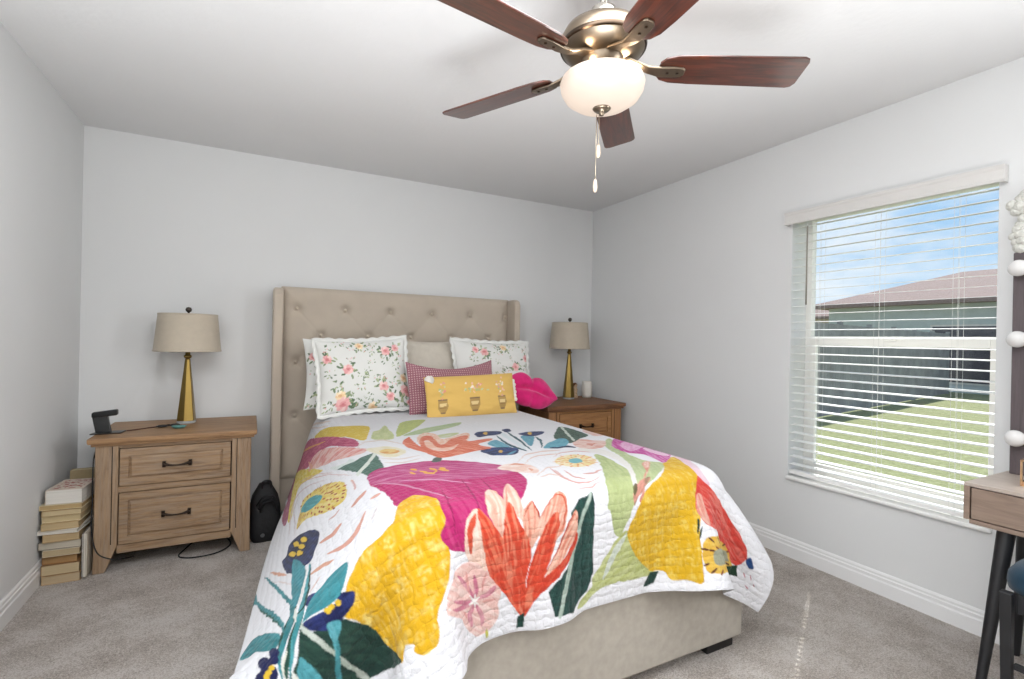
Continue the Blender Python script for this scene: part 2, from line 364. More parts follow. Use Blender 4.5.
# ------------------------------------------------------------------ painted cloth: pattern evaluated per point of the cloth
def vnoise(x, y, seed=0):
    xi = np.floor(x).astype(np.int64); yi = np.floor(y).astype(np.int64); fx = x - xi; fy = y - yi
    fx = fx * fx * (3 - 2 * fx); fy = fy * fy * (3 - 2 * fy)
    def hsh(a, b):
        h = (a * 374761393 + b * 668265263 + seed * 2147483) & 0x7fffffff; h = ((h ^ (h >> 13)) * 1274126177) & 0x7fffffff
        return ((h ^ (h >> 16)) & 0xffff) / 65535.0
    return (hsh(xi, yi) * (1 - fx) + hsh(xi + 1, yi) * fx) * (1 - fy) + (hsh(xi, yi + 1) * (1 - fx) + hsh(xi + 1, yi + 1) * fx) * fy
def fnoise(x, y, seed=0): return (vnoise(x, y, seed) + .5 * vnoise(x * 2.1, y * 2.1, seed + 1) + .25 * vnoise(x * 4.3, y * 4.3, seed + 2)) / 1.75
def smooth_poly(p, k=4):
    p = np.asarray(p, float); n = len(p); out = []
    for i in range(n):
        a, b, c, d = p[i - 1], p[i], p[(i + 1) % n], p[(i + 2) % n]
        for s in range(k):
            t = s / k; out.append(.5 * (2 * b + (c - a) * t + (2 * a - 5 * b + 4 * c - d) * t * t + (3 * b - a - 3 * c + d) * t ** 3))
    return np.array(out)
def inside(x, y, p):
    r = np.zeros(x.shape, bool); n = len(p)
    for i in range(n):
        x0, y0 = p[i]; x1, y1 = p[(i + 1) % n]
        if y0 == y1: continue
        c = ((y0 > y) != (y1 > y)) & (x < (x1 - x0) * (y - y0) / (y1 - y0) + x0); r ^= c
    return r
def paint(U, Vv, base, shapes, warp=.003, seed=5, gain=1.0):
    # U, Vv: metres on the cloth.  shapes: kind, colour, second colour, smooth flag, outline in metres
    C = np.empty(U.shape + (3,)); b = np.array(lin(base)); C[:] = b * (1 - .04 * fnoise(U * 12, Vv * 12, 1)[..., None])
    WX = U + (vnoise(U * 45, Vv * 45, seed) - .5) * warp * 2; WY = Vv + (vnoise(U * 45, Vv * 45, seed + 9) - .5) * warp * 2
    rg = np.random.RandomState(11)
    for sh in shapes:
        if sh[0] == 'd':
            out, inn = smooth_poly(sh[4]), smooth_poly(sh[5]); n, sz = sh[3]; lo, hi = out.min(0), out.max(0); k = 0
            cen = inn.mean(0); cand = []
            for _ in range(4000):
                p = rg.uniform(lo, hi)
                if inside(p[0:1], p[1:2], out)[0] and not inside(p[0:1], p[1:2], inn)[0] and all(np.hypot(*(p - q)) > sz * .055 for q in cand): cand.append(p)
                if len(cand) >= n * 2: break
            for p in cand:
                d = p - cen; d /= np.linalg.norm(d) + 1e-9; L = rg.uniform(.007, .012) * (1 + sz); w = .0042
                m = np.abs((U - p[0]) * d[0] + (Vv - p[1]) * d[1]) / L; q = np.abs(-(U - p[0]) * d[1] + (Vv - p[1]) * d[0]) / w
                C[(m * m + q * q) < 1] = lin(sh[1] if rg.rand() < .6 else sh[2])
            continue
        kind, c1, c2, sm, pts = sh; p = smooth_poly(pts) if sm else np.asarray(pts, float)
        lo, hi = p.min(0) - .01, p.max(0) + .01
        bb = (U > lo[0]) & (U < hi[0]) & (Vv > lo[1]) & (Vv < hi[1])
        ii = np.nonzero(bb)
        if not len(ii[0]): continue
        m = inside(WX[ii], WY[ii], p); ii = (ii[0][m], ii[1][m])
        if not len(ii[0]): continue
        x, y = U[ii], Vv[ii]; c1, c2 = np.array(lin(c1)) * gain, np.array(lin(c2)) * gain
        ext = hi - lo; q = p - p.mean(0); ang = np.linalg.eigh(q.T @ q)[1][:, 1]
        l = x * ang[0] + y * ang[1]; t = -x * ang[1] + y * ang[0]
        if kind == 'f': k = np.zeros(len(x))
        elif kind == 's': k = np.clip((fnoise(l * 22, t * 110, 3) - .38) * 3.0, 0, 1)
        elif kind == 'S': k = np.clip((vnoise(l * 16, t * 150, 4) * .6 + vnoise(l * 30, t * 260, 14) * .4 - .47) * 6, 0, 1) * np.clip(.1 + 1.2 * fnoise(x * 9, y * 9, 8), 0, 1)
        elif kind == 'm':
            gx, gy = x * 16 + vnoise(x * 14, y * 14, 5) * .7, y * 16 + vnoise(x * 14, y * 14, 6) * .7; rr = np.hypot(gx - np.round(gx), (gy - np.round(gy))); k = np.clip((.40 - rr) * 5, 0, .8) * np.clip((vnoise(x * 130, y * 130, 2) - .25) * 1.8, 0, 1) * (.4 + .6 * fnoise(x * 8, y * 8, 21)) + .30 * np.clip((vnoise(x * 170, y * 45, 12) - .62) * 4, 0, 1)
        elif kind == 'x': k = np.clip((fnoise(x * 26, y * 40, 7) - .48) * 5, 0, 1)
        k = np.clip(k, 0, 1)[:, None]; C[ii] = c1 * (1 - k) + c2 * k
    return C
def unpack(s): return np.array([[float(v) for v in q.split(',')] for q in s.split()]) / 2000.0
# ------------------------------------------------------------------ bed
BX0, BX1, BY1, BZ = 1.30, 2.87, -2.60, .80
def quilt_sim():
    # a stiff cloth hanging over the soft, rounded bedding: position based, returns the coarse grid
    s0, s1, t0, t1 = BX0 - .49, BX1 + .18, -.42, BY1 - .335
    h = .04; nx = int(round((s1 - s0) / h)) + 1; ny = int(round((t0 - t1) / h)) + 1
    xs = np.linspace(s0, s1, nx); ys = np.linspace(t0, t1, ny)
    X, Y = np.meshgrid(xs, ys)
    rg = np.random.RandomState(3)
    P = np.stack([X, Y, np.full_like(X, BZ + .03)], -1) + rg.normal(0, .001, X.shape + (3,))
    V = np.zeros_like(P); hx = (s1 - s0) / (nx - 1); hy = (t0 - t1) / (ny - 1); hd = math.hypot(hx, hy); K = .045
    def collide(Q):
        x, y, z = Q[..., 0], Q[..., 1], Q[..., 2]
        sl = np.clip(.30 + .33 * (-y - .5), .25, .98); sr = .15
        nl = np.sqrt(1 + sl * sl); nr = math.sqrt(1 + sr * sr)
        d = np.stack([z - BZ, BY1 - y, ((BX0 + .05 - sl * (BZ - z)) - x) / nl, (x - (BX1 - .10 + sr * (BZ - z))) / nr], -1)
        m = d.max(-1, keepdims=True); e = np.exp((d - m) / K); w = e / e.sum(-1, keepdims=True); D = m[..., 0] + K * np.log(e.sum(-1))
        n = np.stack([-w[..., 2] / nl + w[..., 3] / nr, -w[..., 1], w[..., 0] + w[..., 2] * sl / nl - w[..., 3] * sr / nr * -1], -1)
        n /= np.linalg.norm(n, axis=-1, keepdims=True)
        push = np.where(D < 0, -D, 0)[..., None]
        return Q + n * push, D < .004, w[..., 0]
    def cons(P, sa, sb, L, k=1.0):
        a, b = P[sa], P[sb]; d = b - a; l = np.linalg.norm(d, axis=-1, keepdims=True) + 1e-9
        c = d * (.5 * k * (l - L) / l)
        P[sa] = a + c; P[sb] = b - c
    S = slice; def_ = []
    for o in (0, 1):
        def_.append(((S(None), S(o, nx - 1, 2)), (S(None), S(o + 1, nx, 2)), hx, 1))
        def_.append(((S(o, ny - 1, 2), S(None)), (S(o + 1, ny, 2), S(None)), hy, 1))
        def_.append(((S(o, ny - 1, 2), S(0, nx - 1)), (S(o + 1, ny, 2), S(1, nx)), hd, .5))
        def_.append(((S(o, ny - 1, 2), S(1, nx)), (S(o + 1, ny, 2), S(0, nx - 1)), hd, .5))
    bend = []
    for m, k in ((2, .35), (4, .25)):
        for o in range(2 * m):
            ia = np.array([i for i in range(nx - m) if i % (2 * m) == o]); ja = np.array([j for j in range(ny - m) if j % (2 * m) == o])
            bend.append(('x', ia, m, k)); bend.append(('y', ja, m, k))
    dt = 1 / 60
    for step in range(300):
        V[..., 2] -= 9.8 * dt; V *= .97 if step < 200 else .88
        Q = P + V * dt
        for it in range(7):
            for a, b, L, k in def_: cons(Q, a, b, L, k)
            for ax, ia, m, k in bend:
                if ax == 'x': cons(Q, (S(None), ia), (S(None), ia + m), m * hx, k)
                else: cons(Q, (ia, S(None)), (ia + m, S(None)), m * hy, k)
            Q, con, w = collide(Q)
            Q[..., 2] = np.maximum(Q[..., 2], .02)
            Q[:2, :, 1] = Y[:2, :]                  # the head end stays tucked under the pillows
            con = con & (w > .6)
            Q[con] = Q[con] * .4 + np.stack([P[con][:, 0], P[con][:, 1], Q[con][:, 2]], -1) * .6
        V = (Q - P) / dt; sp = np.linalg.norm(V, axis=-1, keepdims=True); V *= np.minimum(1, 3 / np.maximum(sp, 1e-6)); P = Q
    return P, (s0, s1, t0, t1)
def upsample(P, k):
    def up(A, k):
        n = A.shape[0]; i = np.arange((n - 1) * k + 1) / k; j = np.minimum(i.astype(int), n - 2); t = (i - j)[:, None, None]
        g = lambda q: A[np.clip(j + q, 0, n - 1)]
        a, b, c, d = g(-1), g(0), g(1), g(2)
        return .5 * ((2 * b) + (c - a) * t + (2 * a - 5 * b + 4 * c - d) * t * t + (3 * b - a - 3 * c + d) * t ** 3)
    P = up(P, k); return np.swapaxes(up(np.swapaxes(P, 0, 1), k), 0, 1)
def grid_mesh(name, P, colors=None, uv=None):
    ny, nx = P.shape[:2]; me = bpy.data.meshes.new(name)
    me.vertices.add(nx * ny); me.vertices.foreach_set('co', P.reshape(-1).astype(np.float32))
    idx = np.arange(nx * ny).reshape(ny, nx)
    q = np.stack([idx[:-1, :-1], idx[1:, :-1], idx[1:, 1:], idx[:-1, 1:]], -1).reshape(-1, 4)
    me.loops.add(q.size); me.loops.foreach_set('vertex_index', q.reshape(-1).astype(np.int32))
    me.polygons.add(len(q)); me.polygons.foreach_set('loop_start', (np.arange(len(q)) * 4).astype(np.int32))
    me.polygons.foreach_set('use_smooth', np.ones(len(q), bool))
    me.update(calc_edges=True); me.validate()
    if uv is not None:
        l = me.uv_layers.new(name='UVMap'); l.data.foreach_set('uv', uv.reshape(-1, 2)[q.reshape(-1)].reshape(-1).astype(np.float32))
    if colors is not None:
        a = me.color_attributes.new(name='paint', type='FLOAT_COLOR', domain='POINT')
        c = np.ones((nx * ny, 4), np.float32); c[:, :3] = colors.reshape(-1, 3); a.data.foreach_set('color', c.reshape(-1))
    return me
QP, QR = quilt_sim()
QK = 12
QH = upsample(QP, QK)
GRIDS = {'quilt': QH.shape[1]}
#@@SHAPES_BEGIN
QUILT_SHAPES = [
('m','e2c447','efdc8c',1,'451,262 502,342 581,478 681,546 641,729 598,833 563,732 500,569 432,271'),
('f','ecd9cf','ecd9cf',1,'364,-59 421,-51 469,66 507,210 541,272 543,256 511,170 472,19 419,-51 359,-59'),
('f','ecd9cf','ecd9cf',1,'416,-51 444,38 473,199 498,292 521,343 522,333 501,267 476,175 448,20 416,-51'),
('s','c4cf97','d7dca6',1,'648,770 674,689 716,646 763,555 753,680 745,775 715,870 638,840'),
('s','c9d283','b4c27a',1,'798,698 846,591 912,486 1005,468 933,600 828,748 763,816'),
('s','c6d07f','b9c67c',1,'745,830 805,637 871,499 979,460 941,571 839,732'),
('s','b3c79a','c7d4a8',1,'776,821 887,710 1014,650 1154,597 1103,681 971,760 852,813'),
('s','c6cf9c','d9dfc0',1,'913,870 979,840 1039,846 973,909 918,917'),
('s','b4486e','cf6c87',1,'238,-36 367,39 464,416 531,665 569,775 572,860 550,901 507,797 470,671 409,558 355,526 313,486 218,184 179,225 121,275 132,551 136,756 89,612 80,377 62,65 127,30 175,-25 203,-34'),
('f','e5a45e','e5a45e',1,'224,-35 298,24 358,227 399,357 435,467 465,540 466,531 436,441 399,320 351,150 286,-36 225,-35'),
('s','a0506c','b5728a',1,'104,721 65,463 31,25 71,-30 189,236 168,540 137,807'),
('s','e2c844','efe089',1,'162,4 248,255 367,725 388,842 308,692 231,555 195,657 171,862 146,787 151,504 152,222'),
('x','efc6be','e2948f',1,'375,500 432,582 490,761 552,924 580,974 558,1017 511,995 460,905 410,813 351,661 326,509'),
('f','e9a98f','e9a98f',1,'332,427 334,503 340,565 328,557 317,569 321,592 337,616 353,619 347,533 337,441'),
('s','dce8e4','e8ece8',1,'422,911 478,1014 507,1013 515,1069 457,1038'),
('s','4f6f63','5d7c70',0,'444,1007 509,1067 596,1049 579,1250 549,1268 516,1274 504,1210 481,1134'),
('f','dfe6dc','dfe6dc',1,'598,1036 567,1095 539,1141 514,1169 491,1190 493,1219 516,1201 541,1172 569,1127 600,1067'),
('s','ece3c0','f2ecd8',1,'573,980 618,977 667,991 708,1080 661,1150 615,1140 596,1070'),
('x','e0a262','efd08a',1,'681,1085 672,1100 656,1106 638,1102 622,1087 613,1067 613,1046 622,1033 638,1027 657,1032 673,1045 682,1065'),
('f','e6d6cf','e6d6cf',1,'585,863 625,878 667,879 697,928 726,975 728,968 703,911 673,858 628,859 586,856'),
('f','e6d6cf','e6d6cf',1,'600,1151 626,1181 656,1197 693,1188 733,1172 734,1167 697,1174 660,1183 630,1168 601,1146'),
('f','e6d6cf','e6d6cf',1,'593,1203 619,1226 646,1243 681,1232 718,1216 720,1210 684,1220 649,1229 622,1214 594,1198'),
('f','e6d6cf','e6d6cf',1,'589,875 577,882 564,890 555,918 559,952 561,948 560,915 564,905 575,897 588,882'),
('f','22304a','1c2b45',1,'311,-58 350,-59 394,-51 411,-51 382,-44 329,-57'),
('f','2f6a52','2f6a52',1,'311,-58 291,-38 291,-38 273,-37 273,-37 273,-37 291,-38 311,-58 311,-58 311,-58'),
('s','2c8a86','1e6c6c',1,'168,-28 168,-28 168,-28 168,-28 168,-28 203,-34 203,-34 203,-34 203,-34 203,-34'),
('s','566b45','6d7f55',1,'308,-38 340,-58 401,34 370,-13 334,-38'),
('s','e6cb62','efdc91',1,'203,1062 224,956 250,844 306,896 370,998 425,1117 443,1190 433,1283 404,1301 362,1268 320,1205 282,1135 242,1079'),
('s','48989f','5fb0b4',1,'235,949 240,909 281,916 319,980 349,1066 339,1096 298,1070 263,1025'),
('d','8a2f22','a8482c',(26,0.42),'213,1069 227,964 250,844 306,896 370,998 425,1117 443,1190 431,1278 404,1301 362,1268 320,1205 282,1135 242,1079','228,934 238,893 283,896 321,963 358,1071 343,1113 300,1096 262,1042'),
('f','dca391','dca391',1,'432,1398 447,1402 461,1398 476,1391 490,1374 489,1365 473,1366 458,1371 444,1377 430,1389'),
('f','dca391','dca391',1,'322,1514 360,1556 391,1574 420,1566 441,1538 461,1496 459,1487 435,1518 412,1542 386,1547 356,1534 320,1504'),
('f','dba08c','dba08c',1,'300,1404 324,1430 348,1449 367,1444 383,1431 381,1421 361,1418 342,1420 320,1404 298,1394'),
('f','dfa88f','dfa88f',1,'259,1521 281,1540 300,1552 318,1566 335,1573 333,1565 313,1544 294,1528 274,1517 257,1511'),
('f','dfa88f','dfa88f',1,'70,1158 94,1222 117,1274 138,1315 157,1347 157,1340 137,1294 117,1250 95,1201 70,1149'),
('f','e0b0a0','e0b0a0',1,'465,1208 465,1232 467,1254 466,1274 465,1295 467,1298 471,1280 473,1257 471,1231 468,1208'),
('f','e0a898','e0a898',1,'488,1448 499,1457 509,1457 519,1451 519,1443 509,1437 499,1436 488,1441'),
('f','dbb5ac','dbb5ac',1,'347,1322 359,1336 371,1343 381,1339 390,1332 389,1326 378,1325 368,1328 357,1322 346,1316'),
('f','dccbc8','dccbc8',1,'194,1076 199,1012 199,924 192,810 207,759 223,702 221,692 202,737 185,789 193,909 195,1000 192,1072'),
('f','dcc6c6','dcc6c6',1,'163,1016 167,882 178,751 204,655 265,715 329,843 385,973 385,969 329,831 262,693 197,624 170,725 161,866 161,1011'),
('f','e3c5bb','e3c5bb',1,'254,1602 264,1598 273,1593 282,1587 290,1579 289,1577 279,1580 269,1586 260,1592 253,1599'),
('f','e3cfc8','e3cfc8',1,'79,1241 113,1313 143,1373 171,1427 197,1475 198,1473 171,1423 143,1367 112,1307 78,1239'),
('f','dfd3d3','dfd3d3',1,'455,1567 467,1558 479,1548 490,1533 500,1511 500,1509 488,1528 478,1543 466,1553 454,1565'),
('f','ddb4b0','ddb4b0',1,'232,531 304,691 361,848 407,966 443,1081 474,1167 474,1165 444,1075 408,958 362,837 303,676 230,520'),
('f','ddb4b0','ddb4b0',1,'247,497 308,666 355,783 392,899 426,988 426,986 393,892 355,773 308,654 246,489'),
('f','ddb4b0','ddb4b0',1,'466,1225 465,1248 465,1269 463,1281 459,1297 461,1303 468,1296 472,1277 472,1250 469,1226'),
('S','b5286a','c9487f',1,'513,1275 551,1250 579,1251 624,1267 707,1254 786,1266 874,1319 954,1394 973,1432 968,1499 960,1559 934,1608 885,1665 823,1719 779,1746 716,1772 668,1765 632,1752 605,1728 603,1673 601,1592 579,1573 541,1590 532,1474 510,1363'),
('S','b7437b','cf7ea4',1,'513,1275 578,1256 706,1257 871,1324 953,1398 965,1480 824,1504 702,1473 586,1431 519,1359'),
('f','cf8cab','cf8cab',1,'512,1360 553,1410 589,1463 619,1521 648,1577 677,1620 678,1618 653,1568 624,1510 593,1451 555,1400 513,1356'),
('f','d99abb','d99abb',1,'590,1417 638,1443 687,1467 731,1505 774,1539 776,1535 735,1495 691,1457 641,1433 590,1413'),
('f','931f57','931f57',1,'763,1502 748,1586 740,1646 732,1678 733,1705 735,1705 736,1678 745,1644 754,1582 765,1499'),
('f','931f57','931f57',1,'823,1506 813,1566 808,1614 799,1654 793,1678 794,1678 802,1653 813,1611 819,1560 825,1503'),
('f','8f1f52','8f1f52',1,'682,1526 666,1613 661,1664 653,1694 649,1722 650,1722 656,1694 664,1664 670,1612 683,1524'),
('f','e8ad4c','e8ad4c',1,'636,1360 638,1371 642,1379 647,1383 652,1372 649,1361 645,1354 639,1350'),
('f','e8ad4c','e8ad4c',1,'649,1333 653,1342 659,1348 665,1350 669,1339 665,1330 660,1323 653,1321'),
('f','e8ad4c','e8ad4c',1,'671,1366 676,1377 683,1384 691,1387 695,1376 690,1365 683,1358 675,1355'),
('f','e8ad4c','e8ad4c',1,'709,1351 715,1366 722,1376 719,1379 704,1401 704,1410 720,1392 731,1361 723,1348 714,1340'),
('f','e8ad4c','e8ad4c',1,'735,1372 741,1385 748,1394 758,1399 763,1387 757,1374 749,1365 739,1361'),
('f','e8ad4c','e8ad4c',1,'742,1360 745,1368 750,1372 757,1372 762,1360 758,1352 753,1349 747,1348'),
('f','e8ad4c','e8ad4c',1,'675,1387 683,1397 693,1404 704,1406 708,1395 700,1385 690,1378 679,1375'),
('m','dfae1d','f0dc8a',1,'537,1585 582,1552 610,1559 642,1607 639,1662 630,1690 611,1720 625,1754 594,1810 566,1835 537,1857 528,1888 508,1910 485,1913 457,1894 465,1881 442,1874 419,1897 371,1839 357,1787 344,1749 326,1729 333,1710 354,1692 383,1671 425,1651 456,1650 513,1636'),
('s','1e3a33','2c4c40',1,'167,1749 184,1729 203,1711 226,1677 245,1700 278,1722 317,1726 343,1753 369,1808 377,1850 420,1894 338,1885 289,1876 278,1884'),
('s','c6cdc4','aab5a8',1,'221,1674 238,1708 252,1736 261,1766 270,1804 279,1842 291,1878 300,1874 290,1840 281,1803 272,1766 263,1735 249,1707 231,1672'),
('f','22304f','22304f',1,'-60,1381 -60,1303 -43,1215 -4,1273 -33,1290 -54,1347'),
('f','3f8f96','3f8f96',1,'-28,1215 -7,1159 20,1248 -5,1260'),
('s','3e8d94','2c7178',1,'12,1540 29,1516 57,1517 110,1571 164,1639 159,1663 132,1655 81,1607 36,1575'),
('s','214b40','1f3a30',1,'163,1689 177,1679 187,1667 199,1655 209,1636 212,1604 202,1589 187,1604 177,1623 166,1641 160,1662 158,1683'),
('s','214b40','33574a',1,'159,1735 171,1721 185,1709 201,1696 217,1683 229,1666 237,1642 229,1630 212,1646 198,1663 187,1680 172,1695 160,1712 154,1732'),
('s','3f8f96','2d757c',1,'41,1139 126,1402 182,1559 183,1626 166,1664 151,1696 145,1730 148,1732 160,1703 181,1678 200,1650 201,1579 139,1407 48,1144'),
('f','1f5a50','1f5a50',1,'10,1244 39,1346 74,1435 108,1508 137,1568 166,1621 169,1622 145,1570 116,1506 83,1434 50,1353 16,1250'),
('s','3f8f96','2d757c',1,'-8,1199 26,1305 67,1406 103,1483 132,1546 157,1600 171,1641 177,1646 170,1610 145,1549 113,1479 76,1400 39,1311 -3,1192'),
('s','1c2246','2b3768',1,'130,1189 152,1193 164,1126 206,1142 257,1211 297,1295 295,1372 276,1409 261,1440 231,1430 180,1378 156,1327 137,1246'),
('f','121528','121528',1,'220,1242 217,1251 210,1246 200,1229 190,1202 182,1172 179,1148 182,1138 190,1145 201,1165 211,1194 218,1221'),
('f','121528','121528',1,'253,1281 250,1289 243,1285 234,1269 225,1245 219,1218 217,1197 220,1187 227,1192 237,1211 246,1236 252,1262'),
('f','121528','121528',1,'242,1309 239,1317 232,1313 223,1298 214,1275 207,1249 205,1228 208,1219 216,1224 225,1241 234,1266 240,1291'),
('f','121528','121528',1,'201,1284 198,1293 191,1289 181,1272 171,1246 163,1218 160,1196 163,1186 170,1191 181,1211 191,1238 199,1265'),
('f','121528','121528',1,'231,1336 228,1344 221,1340 212,1325 203,1303 196,1278 194,1258 196,1249 204,1253 214,1270 223,1294 229,1318'),
('f','121528','121528',1,'224,1298 221,1307 214,1303 205,1287 195,1263 188,1236 186,1215 188,1205 196,1210 206,1229 216,1254 222,1280'),
('f','e6c13c','efd15a',1,'214,1230 212,1236 207,1233 200,1220 193,1201 187,1180 186,1163 188,1156 193,1160 201,1175 208,1195 213,1215'),
('f','e6c13c','efd15a',1,'248,1269 246,1276 241,1273 235,1261 228,1243 224,1225 222,1210 225,1203 230,1207 236,1219 243,1237 247,1255'),
('f','e6c13c','efd15a',1,'237,1298 235,1304 230,1301 223,1290 217,1274 212,1256 211,1241 213,1234 218,1238 225,1250 231,1268 236,1285'),
('f','e6c13c','efd15a',1,'195,1273 194,1279 188,1276 181,1264 174,1245 169,1225 166,1210 168,1203 174,1207 181,1220 188,1239 194,1258'),
('f','e6c13c','efd15a',1,'227,1328 225,1334 221,1331 214,1321 207,1305 203,1287 201,1274 203,1267 208,1270 215,1282 221,1298 226,1315'),
('s','1d2350','2c3770',1,'243,1641 246,1610 263,1614 283,1635 284,1651 265,1654'),
('s','1d2350','2c3770',1,'234,1675 262,1679 310,1694 340,1687 362,1697 369,1709 356,1722 328,1728 299,1726 277,1723 249,1703 239,1689'),
('f','e6c13c','d9ae2c',1,'332,1702 329,1704 325,1704 322,1702 319,1699 318,1695 319,1692 321,1690 325,1690 329,1692 332,1695 333,1699'),
('f','e6c13c','d9ae2c',1,'314,1698 312,1699 308,1699 304,1698 301,1694 300,1690 301,1687 303,1684 307,1684 311,1687 314,1690 315,1694'),
('f','e6c13c','d9ae2c',1,'304,1698 301,1700 297,1700 293,1698 291,1694 289,1690 290,1687 292,1684 296,1684 300,1687 303,1690 304,1694'),
('s','4394a0','3a828c',1,'194,1570 185,1490 180,1401 187,1291 235,1438 238,1501 224,1540 209,1591'),
('s','4596a0','3b858f',1,'231,1672 242,1650 260,1631 294,1626 327,1621 379,1634 363,1675 337,1689 303,1686 257,1674'),
('s','57a7ae','3a878e',1,'251,1452 238,1537 225,1602 211,1651 197,1685 176,1713 161,1741 163,1742 183,1719 206,1695 226,1666 242,1627 253,1562 257,1464'),
('f','1f3f36','1f3f36',1,'254,1482 249,1526 246,1567 240,1599 235,1627 214,1626 216,1630 239,1635 247,1610 252,1579 255,1536 257,1487'),
('f','e9ebe6','e9ebe6',1,'241,1459 232,1499 226,1540 217,1570 210,1600 212,1604 223,1582 233,1552 238,1511 243,1464'),
('f','dfe3dc','dfe3dc',1,'205,1598 204,1613 205,1630 209,1649 212,1652 215,1642 216,1626 210,1604'),
('f','e6e6d8','e6e6d8',1,'178,1691 168,1699 159,1708 154,1719 151,1730 153,1731 158,1722 164,1712 172,1703 180,1692'),
('s','5fa9b3','3f8b92',1,'284,1739 274,1758 262,1777 250,1796 239,1819 246,1830 260,1808 273,1788 284,1767 294,1745'),
('s','66adb8','4d98a2',1,'279,1714 299,1717 314,1730 300,1746 286,1751 281,1741 281,1728'),
('s','58a3ad','468f99',1,'178,1759 192,1727 203,1725 217,1754 214,1794'),
('f','e4e6df','e4e6df',1,'175,1731 179,1742 177,1758 164,1748'),
('f','1d2350','28326a',1,'138,1689 134,1694 127,1694 118,1689 110,1681 101,1669 97,1657 99,1650 106,1650 117,1658 129,1669 137,1681'),
('f','1d2350','28326a',1,'162,1683 159,1687 153,1687 146,1683 139,1676 133,1667 129,1658 131,1653 137,1653 146,1659 155,1668 160,1676'),
('f','1d2350','28326a',1,'157,1697 153,1700 148,1700 142,1697 136,1691 133,1684 131,1677 133,1673 139,1673 147,1677 154,1684 157,1691'),
('f','1d2350','28326a',1,'143,1717 137,1722 130,1725 119,1719 110,1710 105,1698 104,1688 108,1681 118,1681 130,1688 140,1698 144,1708'),
('f','1d2350','28326a',1,'119,1708 116,1713 111,1715 106,1712 101,1708 97,1698 92,1688 95,1683 102,1683 110,1688 117,1695 120,1702'),
('f','e6c13c','e6c13c',1,'131,1705 129,1706 126,1706 123,1705 120,1702 119,1699 119,1695 120,1694 123,1694 127,1695 130,1698 131,1702'),
('f','e6c13c','e6c13c',1,'140,1702 138,1704 136,1704 132,1702 130,1699 128,1696 128,1693 130,1691 133,1691 136,1693 139,1696 141,1699'),
('f','e6c13c','e6c13c',1,'125,1707 123,1709 120,1709 117,1707 114,1705 113,1701 113,1698 115,1697 118,1696 121,1698 124,1701 125,1704'),
('S','ecc2b9','f3dcd5',1,'600,1823 634,1799 699,1793 737,1813 757,1847 777,1888 763,1918 767,1946 733,1975 685,1970 653,1939 623,1906 564,1873 570,1847'),
('s','c8738b','dba0a8',1,'694,1886 687,1867 677,1849 660,1831 639,1814 632,1815 647,1833 663,1851 674,1868 689,1886'),
('s','c8738b','dba0a8',1,'695,1887 702,1875 706,1861 704,1846 698,1830 693,1830 691,1844 692,1857 689,1870 689,1885'),
('s','c8738b','dba0a8',1,'699,1890 718,1893 736,1891 750,1883 760,1872 756,1868 741,1873 729,1880 713,1882 697,1886'),
('s','c8738b','dba0a8',1,'686,1887 668,1879 648,1872 620,1862 595,1855 593,1858 615,1869 646,1882 668,1889 686,1891'),
('s','c8738b','dba0a8',1,'684,1889 664,1885 643,1882 611,1874 586,1869 586,1873 614,1885 650,1895 671,1897 687,1894'),
('s','c8738b','dba0a8',1,'694,1901 699,1916 706,1930 709,1942 709,1956 715,1959 723,1947 720,1931 711,1916 700,1901'),
('s','c8738b','dba0a8',1,'685,1896 672,1903 661,1912 665,1927 673,1942 681,1944 682,1931 679,1919 687,1911 691,1900'),
('f','e0a09a','e0a09a',1,'678,1869 677,1852 675,1835 669,1816 666,1816 666,1833 669,1850 675,1868'),
('f','e0a09a','e0a09a',1,'716,1874 724,1861 730,1847 734,1832 731,1831 723,1844 718,1858 714,1873'),
('f','e0a09a','e0a09a',1,'719,1902 733,1905 746,1906 759,1905 759,1903 745,1900 732,1899 719,1900'),
('f','e0a09a','e0a09a',1,'659,1917 659,1913 656,1907 649,1901 645,1900 645,1905 649,1911 656,1917'),
('f','f7f2ee','f7f2ee',1,'674,1875 683,1885 693,1895 705,1904 707,1903 699,1893 689,1883 676,1874'),
('f','f7f2ee','f7f2ee',1,'674,1894 689,1894 700,1891 710,1886 708,1884 696,1885 684,1888 672,1891'),
('f','f7f2ee','f7f2ee',1,'693,1873 690,1883 689,1893 691,1904 694,1905 697,1896 697,1885 695,1874'),
('f','c3c25a','c3c25a',1,'728,1970 725,1976 726,1982 728,1989 731,1990 734,1984 733,1978 730,1971'),
('s','1e3d38','2b4f48',0,'920,1910 942,1899 994,1873 1035,1818 1019,1731 1060,1700 1118,1686 1105,1781 1105,1904 1085,1947 1015,1984 939,1979'),
('s','bccabf','9fb3a6',1,'1103,1690 1054,1744 1029,1807 1002,1866 974,1922 950,1978 962,1981 988,1928 1019,1873 1043,1812 1066,1748 1113,1694'),
('s','bbc78f','a9b87c',1,'1359,1402 1384,1416 1342,1583 1303,1655 1274,1701 1271,1729 1242,1746 1167,1738 1170,1713 1180,1681 1233,1600 1301,1504'),
('s','b3bf85','bfca92',1,'1217,1641 1307,1657 1275,1723 1240,1779 1213,1817 1187,1803 1171,1724'),
('s','b7bf78','c9cf95',1,'1038,1982 1099,1943 1103,1917 1144,1876 1193,1828 1243,1804 1265,1846 1287,1885 1358,1941 1289,1953 1176,1947 1118,1960 1075,1984'),
('s','dbe0d6','cfd8c8',1,'1232,1813 1201,1838 1175,1864 1156,1895 1143,1926 1149,1929 1173,1902 1193,1873 1217,1847 1238,1816'),
('s','b4c391','c3cf9f',1,'1493,1318 1572,1220 1641,1184 1512,1395 1485,1525 1520,1581 1432,1650 1360,1681 1295,1698 1328,1627 1430,1482'),
